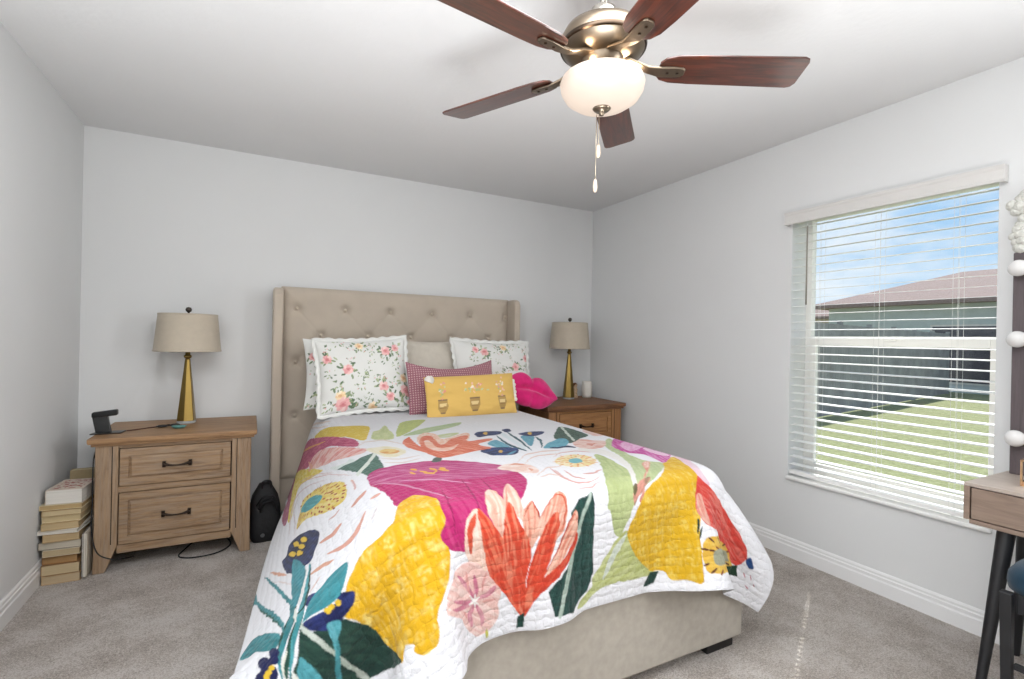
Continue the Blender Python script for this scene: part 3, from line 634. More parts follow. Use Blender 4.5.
('f','ece9e6','ece9e6',1,'1353,1323 1377,1366 1397,1410 1392,1474 1362,1553 1314,1636 1283,1684 1298,1683 1340,1627 1409,1522 1450,1423 1457,1349 1432,1305 1394,1275'),
('s','d98d78','efc9bd',1,'1446,1556 1489,1548 1386,1642 1342,1673 1311,1727 1293,1726 1345,1667 1389,1629'),
('s','dc9a8a','6f6a4c',1,'1284,1690 1353,1664 1376,1666 1299,1712 1267,1740'),
('s','75744e','6a5a44',1,'1296,1696 1291,1704 1285,1709 1280,1711 1276,1708 1275,1702 1278,1694 1284,1686 1292,1680 1298,1678 1301,1681 1299,1688'),
('f','1c3a33','27493f',0,'1314,1979 1343,1941 1379,1945 1355,1977'),
('m','dcaf22','efd877',1,'1372,1682 1444,1652 1558,1547 1607,1523 1652,1529 1615,1599 1589,1662 1577,1702 1566,1746 1535,1829 1526,1904 1521,1976 1465,1970 1419,1970 1393,1944 1343,1937 1277,1883 1244,1821 1251,1788 1294,1736 1317,1712'),
('S','c64a9e','dd93c4',1,'1567,1267 1685,1164 1734,1173 1729,1276 1737,1361 1720,1441 1537,1575 1532,1544 1551,1460 1510,1413 1525,1329'),
('s','ecbcdc','e39ccb',1,'1607,1278 1734,1215 1716,1299 1627,1370 1549,1399 1552,1352'),
('f','f0c9e2','f0c9e2',1,'1632,1382 1611,1430 1605,1467 1611,1491 1635,1501 1660,1480 1672,1442 1669,1414 1672,1381 1657,1360'),
('s','ecc6d6','e7d2da',1,'1697,1446 1636,1538 1596,1606 1582,1653 1586,1679 1607,1704 1623,1697 1614,1669 1623,1630 1678,1550 1720,1482 1730,1415'),
('S','d6453b','e5786c',1,'1578,1671 1605,1697 1710,1747 1798,1794 1849,1828 1868,1859 1852,1894 1827,1896 1755,1861 1587,1824 1539,1782 1547,1730'),
('s','eab9a8','e08a7a',1,'1549,1737 1573,1730 1582,1775 1589,1821 1542,1789'),
('s','e3b443','edc75c',1,'1530,1889 1544,1865 1582,1854 1752,1852 1804,1879 1834,1931 1575,1957 1531,1926'),
('d','5a2f1c','7a3f22',(30,0.6),'1530,1889 1544,1865 1582,1854 1752,1852 1800,1880 1827,1929 1575,1955 1531,1926','1559,1910 1586,1890 1760,1871 1804,1888 1635,1934 1575,1937'),
('f','a4a68d','b5b69d',1,'1800,1886 1802,1899 1622,1931 1594,1934 1577,1931 1568,1923 1567,1911 1575,1900 1592,1892 1624,1888 1769,1870 1788,1875'),
('f','1e3f2a','2a4f38',0,'1647,1959 1827,1907 1851,1896 1871,1932'),
('f','274a80','325a94',1,'1868,1864 1880,1850 1905,1876 1888,1883'),
('f','c98a94','c98a94',1,'1881,1909 1885,1914 1890,1917 1896,1920 1897,1918 1892,1914 1887,1910 1881,1908'),
('f','c98a94','c98a94',1,'1905,1903 1908,1908 1913,1912 1917,1915 1918,1914 1915,1909 1911,1905 1906,1902'),
('f','c98a94','c98a94',1,'1910,1942 1915,1945 1920,1947 1926,1947 1926,1946 1921,1942 1916,1941 1910,1940'),
('f','c98a94','c98a94',1,'1931,1922 1934,1926 1937,1929 1941,1931 1942,1929 1940,1925 1936,1923 1932,1921'),
('f','1c3a33','1c3a33',1,'1535,1803 1529,1816 1525,1831 1524,1844 1527,1845 1533,1831 1537,1817 1539,1803'),
('f','1c3a33','1c3a33',1,'1544,1824 1536,1835 1531,1847 1528,1858 1530,1858 1537,1848 1542,1836 1547,1824'),
('S','efcab8','f5dfd2',1,'679,1789 670,1745 690,1702 721,1674 734,1692 734,1745 740,1800 729,1827 706,1803'),
('s','cf5038','dd7358',1,'693,1774 697,1749 699,1729 711,1711 722,1690 717,1688 698,1705 683,1725 681,1747 687,1773'),
('S','f0d0bf','e7a893',1,'794,1608 815,1629 814,1692 804,1733 786,1761 765,1718 756,1682'),
('S','f0d0bf','e6a591',1,'804,1697 832,1643 877,1586 877,1630 869,1686 862,1727 835,1708'),
('f','d5705a','d5705a',1,'803,1733 810,1712 818,1689 833,1663 860,1615 859,1614 829,1662 814,1689 807,1711 801,1733'),
('S','eab59f','d9755c',1,'859,1714 884,1692 905,1684 912,1719 909,1756 872,1799 858,1754'),
('f','b8492f','b8492f',1,'904,1684 905,1697 907,1708 908,1720 911,1731 912,1731 913,1719 913,1708 910,1696 906,1684'),
('f','b8492f','b8492f',1,'904,1685 891,1692 879,1700 871,1709 864,1718 865,1719 874,1710 883,1702 893,1695 905,1686'),
('S','f0c4b0','e18f76',1,'899,1750 925,1714 960,1688 1005,1667 1019,1689 1011,1725 983,1777 946,1796 913,1784'),
('f','c75a40','c75a40',1,'924,1720 950,1699 983,1681 1007,1687 1008,1712 996,1737 983,1763 985,1764 1001,1738 1013,1713 1013,1684 984,1677 947,1697 923,1719'),
('S','f0bfa9','e0866d',1,'911,1875 962,1817 1002,1760 1039,1724 1044,1746 1036,1792 1000,1831 947,1863'),
('f','c04a33','c04a33',1,'915,1867 940,1843 967,1818 987,1790 1007,1761 1032,1735 1040,1752 1042,1752 1031,1733 1002,1758 982,1788 962,1816 937,1841 913,1866'),
('S','cf4029','e0694c',1,'841,1952 864,1911 903,1879 947,1860 1010,1827 1040,1782 1037,1818 996,1862 952,1889 909,1905 870,1932 839,1955'),
('S','d4472e','ea8263',1,'730,1676 755,1708 790,1759 801,1812 840,1952 825,1952 785,1897 748,1850 730,1798 725,1732'),
('S','d4472e','ea8a6c',1,'844,1954 855,1874 878,1818 910,1770 942,1735 976,1719 977,1746 956,1804 908,1875 855,1954'),
('S','d64a31','ee9577',1,'787,1830 790,1743 814,1692 834,1676 841,1715 868,1770 873,1818 853,1874 846,1954 827,1939'),
('f','1f4038','2c5046',0,'820,1990 824,1962 846,1952 844,1988'),
('f','dba9a0','dba9a0',1,'1093,1522 1078,1580 1074,1622 1086,1647 1113,1653 1147,1651 1192,1630 1194,1627 1150,1646 1118,1647 1093,1639 1082,1614 1086,1573 1097,1519'),
('f','dba9a0','dba9a0',1,'1124,1534 1113,1573 1109,1606 1123,1619 1138,1630 1141,1627 1130,1611 1118,1597 1122,1565 1127,1530'),
('f','dba9a0','dba9a0',1,'1077,1669 1097,1672 1119,1673 1147,1666 1175,1656 1176,1654 1148,1662 1122,1668 1101,1667 1079,1667'),
('f','dba9a0','dba9a0',1,'1160,1591 1173,1598 1191,1600 1218,1590 1246,1575 1250,1569 1226,1576 1201,1586 1184,1585 1164,1586'),
('f','dba9a0','dba9a0',1,'1095,1492 1081,1536 1071,1576 1070,1604 1075,1624 1077,1622 1078,1596 1080,1567 1089,1529 1098,1489'),
('f','dba9a0','dba9a0',1,'1193,1372 1251,1334 1289,1332 1328,1329 1351,1347 1375,1363 1378,1359 1358,1338 1336,1318 1297,1321 1257,1325 1195,1369'),
('s','ecd59a','f3e7c4',1,'1166,1420 1216,1379 1278,1364 1321,1393 1321,1455 1272,1505 1205,1522 1167,1501 1152,1459'),
('d','d08a5a','c98a4a',(34,0.45),'1166,1420 1216,1379 1278,1364 1321,1393 1321,1455 1272,1505 1205,1522 1167,1501 1152,1459','1212,1437 1253,1405 1287,1417 1266,1458 1230,1484 1199,1477'),
('f','6fb2bb','62a3ad',1,'1262,1456 1247,1469 1231,1475 1216,1475 1207,1467 1205,1453 1213,1437 1227,1424 1244,1416 1260,1417 1269,1426 1270,1440'),
('f','e8c9ba','e8c9ba',1,'1037,1384 1104,1315 1151,1302 1199,1291 1237,1295 1279,1296 1283,1291 1246,1282 1208,1276 1159,1288 1109,1304 1038,1380'),
('f','e8c9ba','e8c9ba',1,'1036,1427 1095,1366 1139,1345 1175,1341 1210,1342 1245,1343 1249,1338 1219,1330 1184,1327 1147,1332 1099,1356 1037,1424'),
('f','e8c9ba','e8c9ba',1,'1007,1552 1045,1524 1086,1492 1111,1492 1140,1489 1143,1485 1118,1481 1091,1481 1049,1515 1008,1549'),
('f','e8c9ba','e8c9ba',1,'1007,1571 1029,1565 1052,1557 1062,1569 1075,1580 1077,1576 1069,1560 1059,1547 1034,1555 1009,1567'),
('x','eccabd','f4e2da',1,'925,1427 994,1392 1042,1417 1051,1473 1028,1524 986,1510 956,1479'),
('f','dc9a80','dc9a80',1,'982,1412 996,1414 1010,1415 1020,1423 1032,1427 1036,1422 1029,1409 1019,1400 1004,1400 985,1407'),
('f','dda08a','dda08a',1,'1019,1475 1016,1488 1017,1496 1023,1496 1029,1489 1032,1476 1030,1469 1024,1468'),
('x','eecdc3','e2a89c',1,'1438,1176 1502,1148 1535,1192 1575,1221 1485,1309 1410,1312 1383,1256'),
('x','eecdc3','e6b2a6',1,'1645,977 1738,963 1725,1067 1614,1121 1615,1054'),
('f','d98f80','d98f80',1,'1454,1243 1452,1260 1454,1273 1477,1260 1503,1241 1508,1233 1489,1241 1471,1251 1468,1241 1461,1236'),
('f','2c5862','2c5862',1,'1170,968 1142,1064 1131,1133 1128,1188 1136,1227 1146,1261 1152,1252 1151,1206 1147,1163 1150,1107 1159,1042 1177,959'),
('f','2c5862','2c5862',1,'1254,905 1231,1003 1214,1087 1190,1174 1172,1250 1178,1244 1206,1156 1233,1064 1250,978 1262,895'),
('f','dfe9ee','dfe9ee',1,'1206,943 1185,1031 1172,1105 1161,1172 1156,1229 1177,1203 1197,1127 1212,1053 1225,978 1233,906'),
('s','70adbf','5f9db2',1,'1068,1076 1131,1041 1118,1198 1074,1173 1056,1126'),
('s','6aa9bd','5b98ad',1,'1271,1009 1339,1011 1226,1179 1216,1154'),
('f','33616b','33616b',1,'1325,1048 1306,1096 1295,1131 1268,1176 1237,1228 1241,1228 1278,1175 1315,1115 1328,1072 1334,1039'),
('s','1f2a55','2f4275',1,'1100,883 1149,854 1237,877 1204,938 1131,952 1079,962'),
('s','1f2a55','2f4275',1,'1259,853 1304,835 1292,889 1254,907'),
('s','1f2a55','2f4275',1,'1289,960 1369,931 1435,953 1371,1015 1311,1023'),
('s','1f2a55','33508a',1,'976,1197 1025,1158 1103,1173 1134,1218 1076,1289 994,1271 981,1245'),
('f','5d9ab4','5d9ab4',1,'1048,1284 1064,1280 1084,1267 1108,1246 1112,1237 1095,1242 1075,1255 1052,1276'),
('f','d9ae52','d9ae52',1,'1159,904 1150,917 1141,926 1134,928 1131,922 1132,911 1138,896 1147,882 1156,873 1163,871 1167,877 1165,889'),
('f','d9ae52','d9ae52',1,'1356,972 1345,985 1335,994 1328,996 1325,990 1327,979 1335,965 1345,951 1355,942 1363,940 1366,946 1363,958'),
('f','d9ae52','d9ae52',1,'1057,1230 1050,1239 1043,1246 1038,1247 1035,1242 1035,1234 1040,1224 1046,1214 1053,1208 1059,1207 1062,1211 1061,1220'),
('s','6aaec0','5a9cb2',1,'1246,1230 1308,1168 1355,1147 1388,1152 1314,1255 1249,1249'),
('f','1f2f52','1f2f52',1,'1264,1249 1282,1261 1304,1266 1332,1261 1351,1270 1368,1281 1376,1271 1369,1245 1353,1232 1323,1238 1298,1237 1271,1239'),
('s','3c5548','4a6557',1,'1413,1066 1554,898 1591,877 1613,925 1592,1087 1502,1138 1401,1202 1390,1127'),
('s','6aaec0','579ab2',1,'1306,1177 1413,1107 1432,1141 1370,1221 1314,1243 1271,1228'),
('f','ccd6cb','ccd6cb',1,'1580,890 1536,973 1499,1047 1468,1113 1441,1172 1461,1155 1493,1090 1526,1023 1565,947 1606,865'),
('s','f2c2aa','f7dccc',1,'824,873 890,789 925,839 916,940 970,915 1068,853 1056,922 940,1103 827,1130 789,1018'),
('S','dd6f52','ee9b80',1,'744,924 794,851 787,909 780,1043 813,935 858,861 890,873 871,1039 954,954 1036,904 1046,929 1000,1020 1107,999 1115,1029 1017,1088 1041,1161 954,1189 824,1234 786,1220 766,1138 735,1059 728,994'),
('x','f2bfa8','f7d9cb',1,'827,956 854,950 840,1080 898,1088 950,1048 878,1136 819,1133 803,1052'),
('f','55645c','46554d',1,'745,1272 777,1218 796,1237 776,1276')]
#@@SHAPES_END
QSX, QSY = QR[1] - QR[0], QR[2] - QR[3]
def to_cloth(sh):
    f = lambda t: unpack(t) * [QSX, QSY]
    return (sh[0], sh[1], sh[2], sh[3], f(sh[4]), f(sh[5])) if sh[0] == 'd' else (sh[0], sh[1], sh[2], sh[3], f(sh[4]))
_u, _v = np.meshgrid(np.linspace(0, QSX, QH.shape[1]), np.linspace(0, QSY, QH.shape[0]))
_dx, _dy = QSX / (QH.shape[1] - 1) / 4, QSY / (QH.shape[0] - 1) / 4
QC = sum(paint(_u + ox * _dx, _v + oy * _dy, 'dcdce0', [to_cloth(x) for x in QUILT_SHAPES], gain=.80) for ox, oy in ((-1, -.5), (.5, -1), (1, .5), (-.5, 1))) / 4 * .86
def quilt_mat():
    t = vcol('quilt_cotton'); uv = t.n('ShaderNodeUVMap'); uv.uv_map = 'UVMap'
    nz = t.n('ShaderNodeTexNoise', Scale=9, Detail=3); t.L.new(uv.outputs[0], nz.inputs[0])
    w1 = t.n('ShaderNodeTexWave', Scale=11.0, Distortion=3.5, Detail=2, wave_profile='SIN'); w1.inputs['Detail Scale'].default_value = 3; w1.bands_direction = 'Y'; t.L.new(uv.outputs[0], w1.inputs[0])
    w2 = t.n('ShaderNodeTexWave', Scale=9.0, Distortion=4.0, Detail=2); w2.inputs['Detail Scale'].default_value = 3; w2.bands_direction = 'X'; t.L.new(uv.outputs[0], w2.inputs[0])
    p1 = t.n('ShaderNodeMath', operation='POWER'); p1.inputs[1].default_value = .35; t.L.new(w1.outputs[1], p1.inputs[0])
    p2 = t.n('ShaderNodeMath', operation='POWER'); p2.inputs[1].default_value = .35; t.L.new(w2.outputs[1], p2.inputs[0])
    ad = t.n('ShaderNodeMath', operation='ADD'); t.L.new(p1.outputs[0], ad.inputs[0]); t.L.new(p2.outputs[0], ad.inputs[1])
    n2 = t.n('ShaderNodeTexNoise', Scale=90, Detail=4, Roughness=.7); t.L.new(uv.outputs[0], n2.inputs[0])
    ad2 = t.n('ShaderNodeMath', operation='MULTIPLY_ADD'); ad2.inputs[1].default_value = 1.6; t.L.new(n2.outputs[0], ad2.inputs[0]); t.L.new(ad.outputs[0], ad2.inputs[2])
    t.bump(ad2.outputs[0], .6, .004); t.set(Roughness=.95); return t.m
M['quilt'] = quilt_mat()
bed = empty('upholstered_bed', ((BX0 + BX1) / 2, -1.3, 0), 0, 'queen bed with beige linen tufted headboard and pale upholstered foot panel', 'bed')
tp = Vector(bed.location)
def loc_box(name, dims, m, parent, bevel=.01):
    bm = B(); x0, x1, y0, y1, z0, z1 = dims
    box(bm, x0 - parent.location.x, x1 - parent.location.x, y0 - parent.location.y, y1 - parent.location.y, z0 - parent.location.z, z1 - parent.location.z)
    return obj(name, bm, m, parent, bevel=bevel)
loc_box('foot_panel', (BX0 - .01, BX1 + .005, BY1 + .03, BY1 + .09, .045, .56), M['board'], bed, .012)
loc_box('side_rail', (BX0 - .01, BX0 + .04, BY1 + .09, -.15, .045, .40), M['board'], bed, .012)
loc_box('side_rail', (BX1 - .045, BX1 + .005, BY1 + .09, -.15, .045, .40), M['board'], bed, .012)
matt = loc_box('mattress', (BX0 + .10, BX1 - .14, BY1 + .12, -.16, .38, BZ - .05), M['trim'], bed, .05)
for sx in (BX0 + .03, BX1 - .19):
    for sy in (BY1 + .05, -.30): loc_box('leg', (sx, sx + .16, sy, sy + .09, 0, .045), M['black'], bed, .004)
me = grid_mesh('quilt', QH, QC, np.stack([_u, _v], -1))
q = bpy.data.objects.new('quilt', me); COL.objects.link(q); me.materials.append(M['quilt'])
tag(q, 'white quilt with large colourful painted flowers draped over the bed', 'quilt')
#@@OBJ_BEGIN
# ------------------------------------------------------------------ materials of the furniture
M['ns_top'] = wood('oak_top', '684a31', 'a07c57', 'X', .5); M['ns_body'] = wood('oak_whitewashed', '593f2b', 'a08261', 'X', .6, whitewash='a09080', strength=.6)
M['ns_leg'] = wood('oak_whitewashed_upright', '5f4631', 'a28668', 'Z', .6, whitewash='a09080', strength=.6)
M['ns2_top'] = wood('brown_oak_top', '4d2f1a', '825737', 'X', .5); M['ns2_body'] = wood('brown_oak', '7a4f2c', 'a97a4c', 'X', .6, strength=.4); M['ns2_leg'] = wood('brown_oak_upright', '7a4f2c', 'a5764a', 'Z', .6, strength=.4)
M['iron'] = plain('dark_bronze_pull', '2c2119', .45, .7); M['gap'] = plain('dark_gap', '241a13', .9)
M['brass'] = plain('brushed_brass', '87713f', .36, 1.0, var=.03); M['acrylic'] = plain('clear_base', 'd6d9d8', .1, var=.01, Alpha=.6); M['finial'] = plain('dark_pearl_knob', '4c443e', .2, .5)
M['shade'] = fabric('linen_lamp_shade', 'bdb2a1', 1500, var=.03, strength=.15)
M['shade_in'] = plain('shade_lining', 'd9d2c6', .8)
M['nickel'] = plain('brushed_bronze_metal', '857868', .36, 1.0, var=.02); M['nickel_d'] = plain('dark_bronze_metal', '4b3f35', .3, 1.0, var=.02); M['chrome'] = plain('polished_nickel', 'b4b0a8', .15, 1.0, var=.02)
def blade_mat():
    t = NT('walnut_fan_blade'); v = t.coord((2.2, 22, 22)); n = t.noise(v, 2.4, 8, .6, 1.4)
    t.col(t.ramp(n, [(.32, lin('23120c')), (.52, lin('451f13')), (.75, lin('632f1c'))])); t.set(Roughness=.3, Specular_IOR_Level=.5, Coat_Weight=.7, Coat_Roughness=.10, Coat_IOR=1.6); return t.m
M['blade'] = blade_mat(); M['blade_edge'] = plain('blade_edge_dark', '1d1511', .5)
def bowl_mat():
    t = NT('frosted_lit_glass'); t.set(Base_Color=(.30, .27, .24, 1), Roughness=.4); t.b.inputs['Emission Color'].default_value = (1, .77, .60, 1); t.b.inputs['Emission Strength'].default_value = .36
    t.b.inputs['Subsurface Weight'].default_value = 0; return t.m
M['bowl'] = bowl_mat(); M['chain'] = plain('chain_metal', 'b5a894', .3, .9); M['wood_pull'] = plain('pale_pull', 'c9b3a0', .5)
M['blackplastic'] = plain('black_plastic', '0e0f11', .35); M['cable'] = plain('black_cable', '121214', .5); M['cable_r'] = plain('brown_cable', '4a2621', .5); M['teal'] = plain('teal_enamel', '5c8e8a', .3)
M['white_cer'] = plain('white_ceramic', 'dedad2', .35, var=.02); M['fig'] = plain('cream_figurine', 'c7ab8c', .5, var=.25, vs=60); M['fig_d'] = plain('brown_figurine_hair', '6b3c22', .6)
M['desk'] = wood('greyed_walnut', '6d5a4e', '8d7a6c', 'Y', .5, strength=.15); M['desk_top'] = wood('pale_walnut_top', '988a80', 'aea298', 'Y', .45, strength=.1); M['desk_l'] = plain('charcoal_leg', '1d1e21', .45)
M['velvet'] = fabric('teal_velvet', '1b3445', 900, .9, strength=.2); M['mirror_frame'] = wood('dark_grey_wood', '3e3638', '5a5053', 'Z', .6); M['bulb'] = plain('frosted_bulb', 'd4d3d2', .25, var=.01)
M['mirror'] = plain('mirror_glass', 'd5d8da', .03, 1.0, var=0); M['fluff'] = plain('white_fluff', 'cfcfc8', .95, var=.08, vs=60, bump=(90, .8, .01)); M['rose_gold'] = plain('pale_gold_metal', 'c7a27e', .25, 1.0)
M['bag'] = plain('black_nylon', '131316', .7, bump=(30, .4, .01)); M['badge'] = plain('grey_badge', '6d6e72', .4, .5)
M['button'] = plain('button_linen', 'c6b9a8', .7); M['wornwood'] = plain('wing_trim_wood', 'b39a7c', .6, var=.15, vs=14)
M['uph2'] = fabric('headboard_linen', 'bdb1a2', 900, var=.05, vs=6)

# ------------------------------------------------------------------ headboard
def headboard():
    x0, x1, z0, z1 = 1.145, 2.945, .28, 1.655
    nx, nz = 300, 190
    X, Z = np.meshgrid(np.linspace(x0, x1, nx), np.linspace(z0, z1, nz))
    btn = []
    for r in range(5):
        z = 1.505 - r * .193
        for k in range(6 if r % 2 == 0 else 5): btn.append((1.235 + (k + (r % 2) * .5) * .338, z))
    D = np.zeros_like(X)
    for bx, bz in btn: D += .026 * np.exp(-((X - bx) ** 2 + (Z - bz) ** 2) / (2 * .022 ** 2)) + .014 * np.exp(-np.sqrt((X - bx) ** 2 + (Z - bz) ** 2) / .05)
    for bx, bz in btn:   # soft folds towards the diagonal neighbours
        for ox, oz in ((.169, -.193), (-.169, -.193)):
            L = math.hypot(ox, oz); ux, uz = ox / L, oz / L; s = (X - bx) * ux + (Z - bz) * uz; t = -(X - bx) * uz + (Z - bz) * ux
            D += np.where((s > 0) & (s < L), .0035 * np.exp(-(t / .010) ** 2) * (1 - .6 * np.sin(np.clip(s / L, 0, 1) * PI)), 0)
    ed = np.minimum(np.minimum(X - x0, x1 - X), np.minimum(Z - z0, z1 - Z)); pad = .03 * (1 - np.exp(-ed / .022))
    Y = -.115 - pad + D * np.clip(ed / .03, 0, 1)
    P = np.stack([X, Y, Z], -1) - np.array(bed.location)
    me = grid_mesh('tufted_panel', P[::-1]); me.materials.append(M['uph2'])
    o = bpy.data.objects.new('tufted_panel', me); COL.objects.link(o); o.parent = bed
    loc_box('headboard_back', (x0 - .01, x1 + .01, -.116, -.035, .05, z1 + .004), M['uph2'], bed, .006)
    for bx, bz in btn:
        bm = B(); lathe(bm, [(0, -.004), (.009, -.003), (.011, .001), (.007, .006), (0, .008)], 14, (bx - tp.x, -.127 - tp.y, bz - tp.z), Euler((PI / 2, 0, 0))); obj('tuft_button', bm, M['button'], bed, smooth=True)
    for sx, zt in ((1.082, 1.64), (2.945, 1.655)):
        bm = B(); a = .063 if sx < 2 else .055; q = [(-.035, .03), (-.25, .03), (-.262, .5), (-.262, zt - .05), (-.245, zt - .012), (-.21, zt), (-.035, zt)]
        lo = [bm.verts.new((sx - tp.x, y - tp.y, z)) for y, z in q]; hi = [bm.verts.new((sx + a - tp.x, y - tp.y, z)) for y, z in q]
        bm.faces.new(lo); bm.faces.new(hi)
        for i in range(len(q)): bm.faces.new((lo[i], lo[(i + 1) % len(q)], hi[(i + 1) % len(q)], hi[i]))
        obj('wing', bm, M['uph2'], bed, bevel=.014, seg=3)
headboard()

# ------------------------------------------------------------------ cushions
def sheet_pair(name, X, Y, Z, colors, mat, parent=None):
    # X, Z outline grids, Y half thickness: a front and a back sheet that meet at the rim
    n = X.shape; Pf = np.stack([X, -Y, Z], -1); Pb = np.stack([X, Y, Z], -1)
    idx = np.arange(n[0] * n[1]).reshape(n); q = np.stack([idx[:-1, :-1], idx[:-1, 1:], idx[1:, 1:], idx[1:, :-1]], -1).reshape(-1, 4)
    q = np.concatenate([q, q[:, ::-1] + n[0] * n[1]]); co = np.concatenate([Pf.reshape(-1, 3), Pb.reshape(-1, 3)])
    me = bpy.data.meshes.new(name); me.vertices.add(len(co)); me.vertices.foreach_set('co', co.reshape(-1).astype(np.float32))
    me.loops.add(q.size); me.loops.foreach_set('vertex_index', q.reshape(-1).astype(np.int32)); me.polygons.add(len(q)); me.polygons.foreach_set('loop_start', (np.arange(len(q)) * 4).astype(np.int32))
    me.polygons.foreach_set('use_smooth', np.ones(len(q), bool)); me.update(calc_edges=True)
    if colors is not None:
        a = me.color_attributes.new(name='paint', type='FLOAT_COLOR', domain='POINT'); c = np.ones((len(co), 4), np.float32); c[:, :3] = np.concatenate([colors.reshape(-1, 3)] * 2); a.data.foreach_set('color', c.reshape(-1))
    me.materials.append(mat); o = bpy.data.objects.new(name, me); COL.objects.link(o); o.parent = parent
    if parent is None: pass
    return o
def cushion(name, w, h, T, loc, lean, roll, mat, shapes=None, base='ececea', pinch=.075, sag=0, n=150, wr=.004, seed=1, yaw=0, warp=.0012):
    u, v = np.meshgrid(np.linspace(-1, 1, n), np.linspace(-1, 1, int(n * h / w)))
    X = w / 2 * u * (1 - pinch * (1 - v * v)); Z = h / 2 * v * (1 - pinch * (1 - u * u)) - sag * (1 - u * u) * (v + 1) / 2
    Y = T / 2 * (np.clip((1 - np.abs(u) ** 2.6) * (1 - np.abs(v) ** 2.6), 0, 1)) ** .55
    Y = Y + (wr * (fnoise(u * 4 + seed, v * 4, seed) - .5) * 2 + wr * .8 * np.sin(14 * u * v + seed)) * np.clip(Y / (T / 2) * 1.5, 0, 1)
    Cc = paint(w / 2 * (u + 1), h / 2 * (1 - v), base, shapes, warp=warp, seed=seed) if shapes is not None else None
    o = sheet_pair(name, X, Y, Z, Cc, mat); o.location = loc; o.rotation_euler = Euler((-lean, roll, yaw)); return o
def ell(cx, cy, rx, ry, rot=0, n=10):
    t = np.linspace(0, 2 * PI, n, endpoint=False); c, s = math.cos(rot), math.sin(rot)
    return np.stack([cx + rx * np.cos(t) * c - ry * np.sin(t) * s, cy + rx * np.cos(t) * s + ry * np.sin(t) * c], -1)
def floral(spots, seed):
    r = random.Random(seed); out = []
    for cx, cy, R, kind in spots:
        for k in range(9 if R > .02 else 5):
            a = r.uniform(0, 2 * PI); d = R * r.uniform(1.0, 1.9)
            out.append(('f', r.choice(['75886a', '8b9a78', '5f7459', 'a9b48e']), '8b9a78', 1, ell(cx + d * math.cos(a), cy + d * math.sin(a), R * .5, R * .2, a + r.uniform(-.8, .8), 7)))
        if kind == 'p': cs = ['e9b9b6', 'e3a3a3', 'f2d2cc', 'd07f83']
        elif kind == 'y': cs = ['eed7b0', 'e8c79a', 'f5e7cf', 'd9a982']
        elif kind == 's': cs = None
        if kind == 's':
            for k in range(6): out.append(('f', r.choice(['8fa083', 'a9b48e', 'e2a8a6']), 'aaaaaa', 1, ell(cx + r.uniform(-2, 2) * R, cy + r.uniform(-1, 1) * R, R * .28, R * .16, r.uniform(0, 3), 6)))
            continue
        for k in range(8):
            a = k * .785 + r.uniform(-.2, .2); out.append(('s', r.choice(cs[:3]), cs[0], 1, ell(cx + R * .55 * math.cos(a), cy + R * .55 * math.sin(a), R * .5, R * .38, a, 8)))
        out.append(('s', cs[1], cs[3], 1, ell(cx, cy, R * .5, R * .42))); out.append(('f', cs[3], cs[3], 1, ell(cx, cy, R * .22, R * .16)))
    return out
def ruffle(o, w, h, pinch=.075, width=.026, seed=1):
    r = random.Random(seed); bm = B(); loop = []; N = 60
    for k in range(4 * N):
        q, t = divmod(k, N); a = -1 + 2 * t / N; u, v = ((a, -1), (1, a), (-a, 1), (-1, -a))[q]
        loop.append((w / 2 * u * (1 - pinch * (1 - v * v)), h / 2 * v * (1 - pinch * (1 - u * u)), u, v))
    n = len(loop); rings = [[], [], []]; ph = r.uniform(0, 6)
    for k, (x, z, u, v) in enumerate(loop):
        L = math.hypot(u ** 5, v ** 5) or 1; dx, dz = u ** 5 / L, v ** 5 / L; wv = math.sin(k * .9 + ph) * .6 + math.sin(k * .37 + ph) * .4
        wd = width * (1 + .18 * math.sin(k * .9 + ph + 1))
        rings[0].append(bm.verts.new((x - dx * .006, 0, z - dz * .006))); rings[1].append(bm.verts.new((x + dx * wd * .5, .004 * wv, z + dz * wd * .5))); rings[2].append(bm.verts.new((x + dx * wd, .009 * wv, z + dz * wd)))
    for a, b in ((0, 1), (1, 2)):
        for k in range(n): bm.faces.new((rings[a][k], rings[a][(k + 1) % n], rings[b][(k + 1) % n], rings[b][k]))
    c = obj('ruffle', bm, M['ruffle'], o, smooth=True); s_ = c.modifiers.new('s', 'SOLIDIFY'); s_.thickness = .0016
M['ruffle'] = plain('ruffle_cotton', 'dcdcd8', .95, var=.03)
M['floral'] = vcol('floral_cotton').set(Roughness=.95).m
L_SP = [(.12, .40, .035, 'y'), (.135, .455, .045, 'p'), (.05, .14, .03, 'p'), (.05, .07, .02, 's'), (.175, .225, .035, 'p'), (.27, .05, .028, 'y'), (.22, .07, .02, 's'), (.33, .10, .02, 's'), (.45, .10, .035, 'p'), (.44, .16, .02, 's'), (.10, .33, .022, 's'), (.27, .27, .022, 's'), (.31, .24, .015, 's'), (.25, .35, .02, 's'), (.41, .36, .035, 'p'), (.45, .43, .03, 'p'), (.40, .30, .02, 's'), (.57, .39, .042, 'p'), (.57, .30, .03, 'y'), (.53, .46, .025, 's'), (.33, .49, .03, 'y'), (.38, .49, .022, 's'), (.52, .22, .018, 's'), (.20, .15, .015, 's'), (.36, .04, .018, 's'), (.24, .46, .018, 's'), (.34, .18, .014, 's'), (.52, .08, .028, 'p'), (.55, .16, .02, 's'), (.36, .30, .016, 's'), (.06, .24, .02, 's'), (.30, .42, .016, 's'), (.20, .42, .018, 's'), (.14, .03, .02, 's'), (.05, .46, .022, 's'), (.49, .33, .02, 's'), (.58, .47, .02, 'p')]
def mirror_sp(s, w): return [(w - a, b, c, d) for a, b, c, d in s]
lean = math.radians(18)
